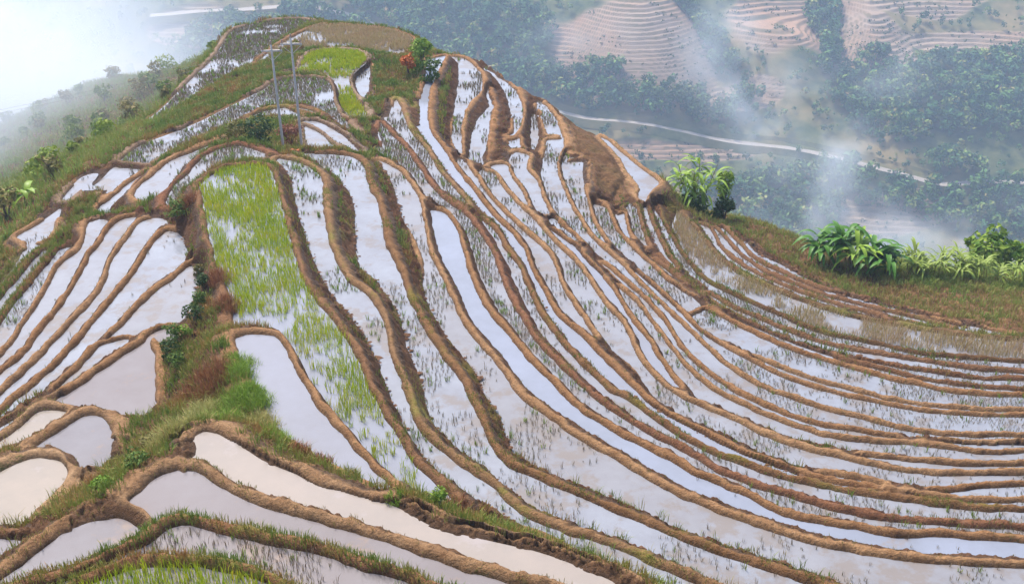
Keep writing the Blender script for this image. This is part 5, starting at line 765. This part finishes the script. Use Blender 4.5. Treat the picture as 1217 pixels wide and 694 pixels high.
# bare red earth by the poles
X, Y = np.meshgrid(np.linspace(-14.6, -10.6, 34), np.linspace(61.9, 63.7, 18)); x, y = X.ravel(), Y.ravel(); h_ = ground(x, y)[0]
m = ((x + 12.4) / 1.9) ** 2 + ((y - 62.8) / .75) ** 2 + .4 * fbm(x, y, 1.5, 2, 5) < 1
zz = h_ + .012; n, k = X.shape; i = (np.arange(n - 1)[:, None] * k + np.arange(k - 1)[None]).ravel(); f = np.stack([i, i + 1, i + k + 1, i + k], 1); f = f[m[f].all(1)]
u, inv = np.unique(f, return_inverse=True)
REDM = N('red_earth'); REDM = REDM.fin(REDM.ramp(REDM.noise(3, 5), [(.3, (.30, .10, .045)), (.7, (.42, .17, .08))]), .95, .1)
link('bare_red_ground', mesh_np('bare_red_ground', np.column_stack([x, y, zz])[u], inv.reshape(f.shape)), REDM, kind='structure', label='patch of bare red earth at the foot of the poles')
# clods of turned earth at the foot of the brown banks
def clods(k, n, seed):
    r = np.random.RandomState(seed); sel = np.nonzero((gown == k) & ~gin & (gcut > .8) & (gab < .16) & (gab > -.04) & (gy < 75))[0]
    if len(sel) < 20: return
    i = r.choice(sel, min(n, len(sel)), False, area[sel] / area[sel].sum())
    ico = np.array([(0, 0, 1), (.9, 0, .3), (.28, .85, .3), (-.73, .53, .3), (-.73, -.53, .3), (.28, -.85, .3), (0, 0, -.6)]); tri = np.array([(0, 1, 2), (0, 2, 3), (0, 3, 4), (0, 4, 5), (0, 5, 1), (6, 2, 1), (6, 3, 2), (6, 4, 3), (6, 5, 4), (6, 1, 5)])
    s = np.exp(r.normal(-2.95, .5, (len(i), 1, 1))) * r.uniform(.6, 1.4, (len(i), 7, 3)); a = r.uniform(0, 6.28, len(i)); c, sn_ = np.cos(a), np.sin(a)
    v = ico[None] * s; v = np.stack([v[..., 0] * c[:, None] - v[..., 1] * sn_[:, None], v[..., 0] * sn_[:, None] + v[..., 1] * c[:, None], v[..., 2] * .55], -1)
    p = V[i].copy(); p[:, :2] += r.normal(0, .05, (len(i), 2)); v = v + p[:, None]
    link('earth_clods', mesh_np('earth_clods', v.reshape(-1, 3), (np.arange(len(i))[:, None, None] * 7 + tri[None]).reshape(-1, 3), False), CLODM, BANKS[k], kind='stuff')
CLODM = N('dark_clod'); CLODM = CLODM.fin(CLODM.ramp(CLODM.noise(7, 4), [(.3, (.07, .038, .022)), (.7, (.15, .08, .045))]), .95, .1)
for k, p_ in enumerate(PAD):
    if p_[1] in ('moss', 'brown') and p_[0] < -20: clods(k, 600 if p_[0] > -24.5 else 200, 800 + k)
# ------------------------------------------------------------------ haze and mist
hz = N('haze_air'); hz.n.remove(hz.b); pv = hz.a('VolumePrincipled'); pv.inputs['Color'].default_value = (.58, .74, 1.0, 1)
pv.inputs['Density'].default_value = .00036; pv.inputs['Anisotropy'].default_value = .15; hz.l(pv.outputs[0], hz.out.inputs['Volume'])
link('haze', box_mesh('haze', (-1720, -60, -290), (1760, 1080, 9)), hz.m, kind='stuff', label='thin blue haze filling the valley air')
def ball(name, seg=20, ring=12):
    v = [(math.sin(math.pi * j / ring) * math.cos(2 * math.pi * i / seg), math.sin(math.pi * j / ring) * math.sin(2 * math.pi * i / seg), math.cos(math.pi * j / ring)) for j in range(1, ring) for i in range(seg)]
    v += [(0, 0, 1), (0, 0, -1)]; F = []; T = []
    for j in range(ring - 2):
        for i in range(seg): F.append((j * seg + i, (j + 1) * seg + i, (j + 1) * seg + (i + 1) % seg, j * seg + (i + 1) % seg))
    for i in range(seg): T += [(len(v) - 2, i, (i + 1) % seg), (len(v) - 1, (ring - 2) * seg + (i + 1) % seg, (ring - 2) * seg + i)]
    return mesh_np(name, np.array(v), [np.array(F), np.array(T)], False)
BALL = ball('mist_bank')
def mist(loc, rad, dens, scale, label, thr=.42, rz=0.0):
    m = N('mist_air'); m.n.remove(m.b); tc = m.a('TexCoord'); ln = m.a('VectorMath', operation='LENGTH'); m.l(tc.outputs['Object'], ln.inputs[0])
    fall = m.a('MapRange', interpolation_type='SMOOTHSTEP'); m.l(ln.outputs['Value'], fall.inputs[0]); fall.inputs[1].default_value = 1.0; fall.inputs[2].default_value = .15
    nz = m.noise(scale, 4, .55, None, .3)
    d = m.mul(m.mul(fall.outputs[0], m.fr(nz, thr, thr + .28)), dens)
    pv = m.a('VolumePrincipled'); pv.inputs['Color'].default_value = (.84, .91, 1.0, 1); m.l(d, pv.inputs['Density']); pv.inputs['Anisotropy'].default_value = .1
    m.l(pv.outputs[0], m.out.inputs['Volume'])
    o = link('mist_bank', BALL.copy(), m.m, kind='stuff', label=label); o.location = loc; o.scale = rad; o.rotation_euler = (0, 0, rz)
mist((-125, 190, -62), (88, 105, 58), .026, .014, 'thick white mist rolling up past the shoulder of the hill', .30)
mist((-64, 98, -38), (42, 54, 27), .085, .03, 'thin mist drifting over the shrubby slope', .30)
for x, y, z, rx, rz, d, lab in ((96, 520, -150, 26, 34, .03, 'wisp of mist climbing past the terraced dome'), (116, 500, -168, 36, 30, .036, 'wisp of mist above the bend of the mountain road'), (140, 490, -190, 46, 26, .032, 'broad veil of mist over the mountain road'),
    (150, 480, -218, 56, 26, .036, 'mist lying in the valley below the road'), (196, 475, -232, 60, 22, .034, 'low mist pooled on the valley floor'), (250, 470, -214, 44, 18, .02, 'faint mist before the wooded bluff'), (190, 560, -170, 60, 20, .014, 'thin torn mist across the wooded slope'), (30, 600, -165, 50, 22, .012, 'thin mist before the blue woods')):
    mist((x, y, z), (rx, 32, rz), d, .034, lab, .44)
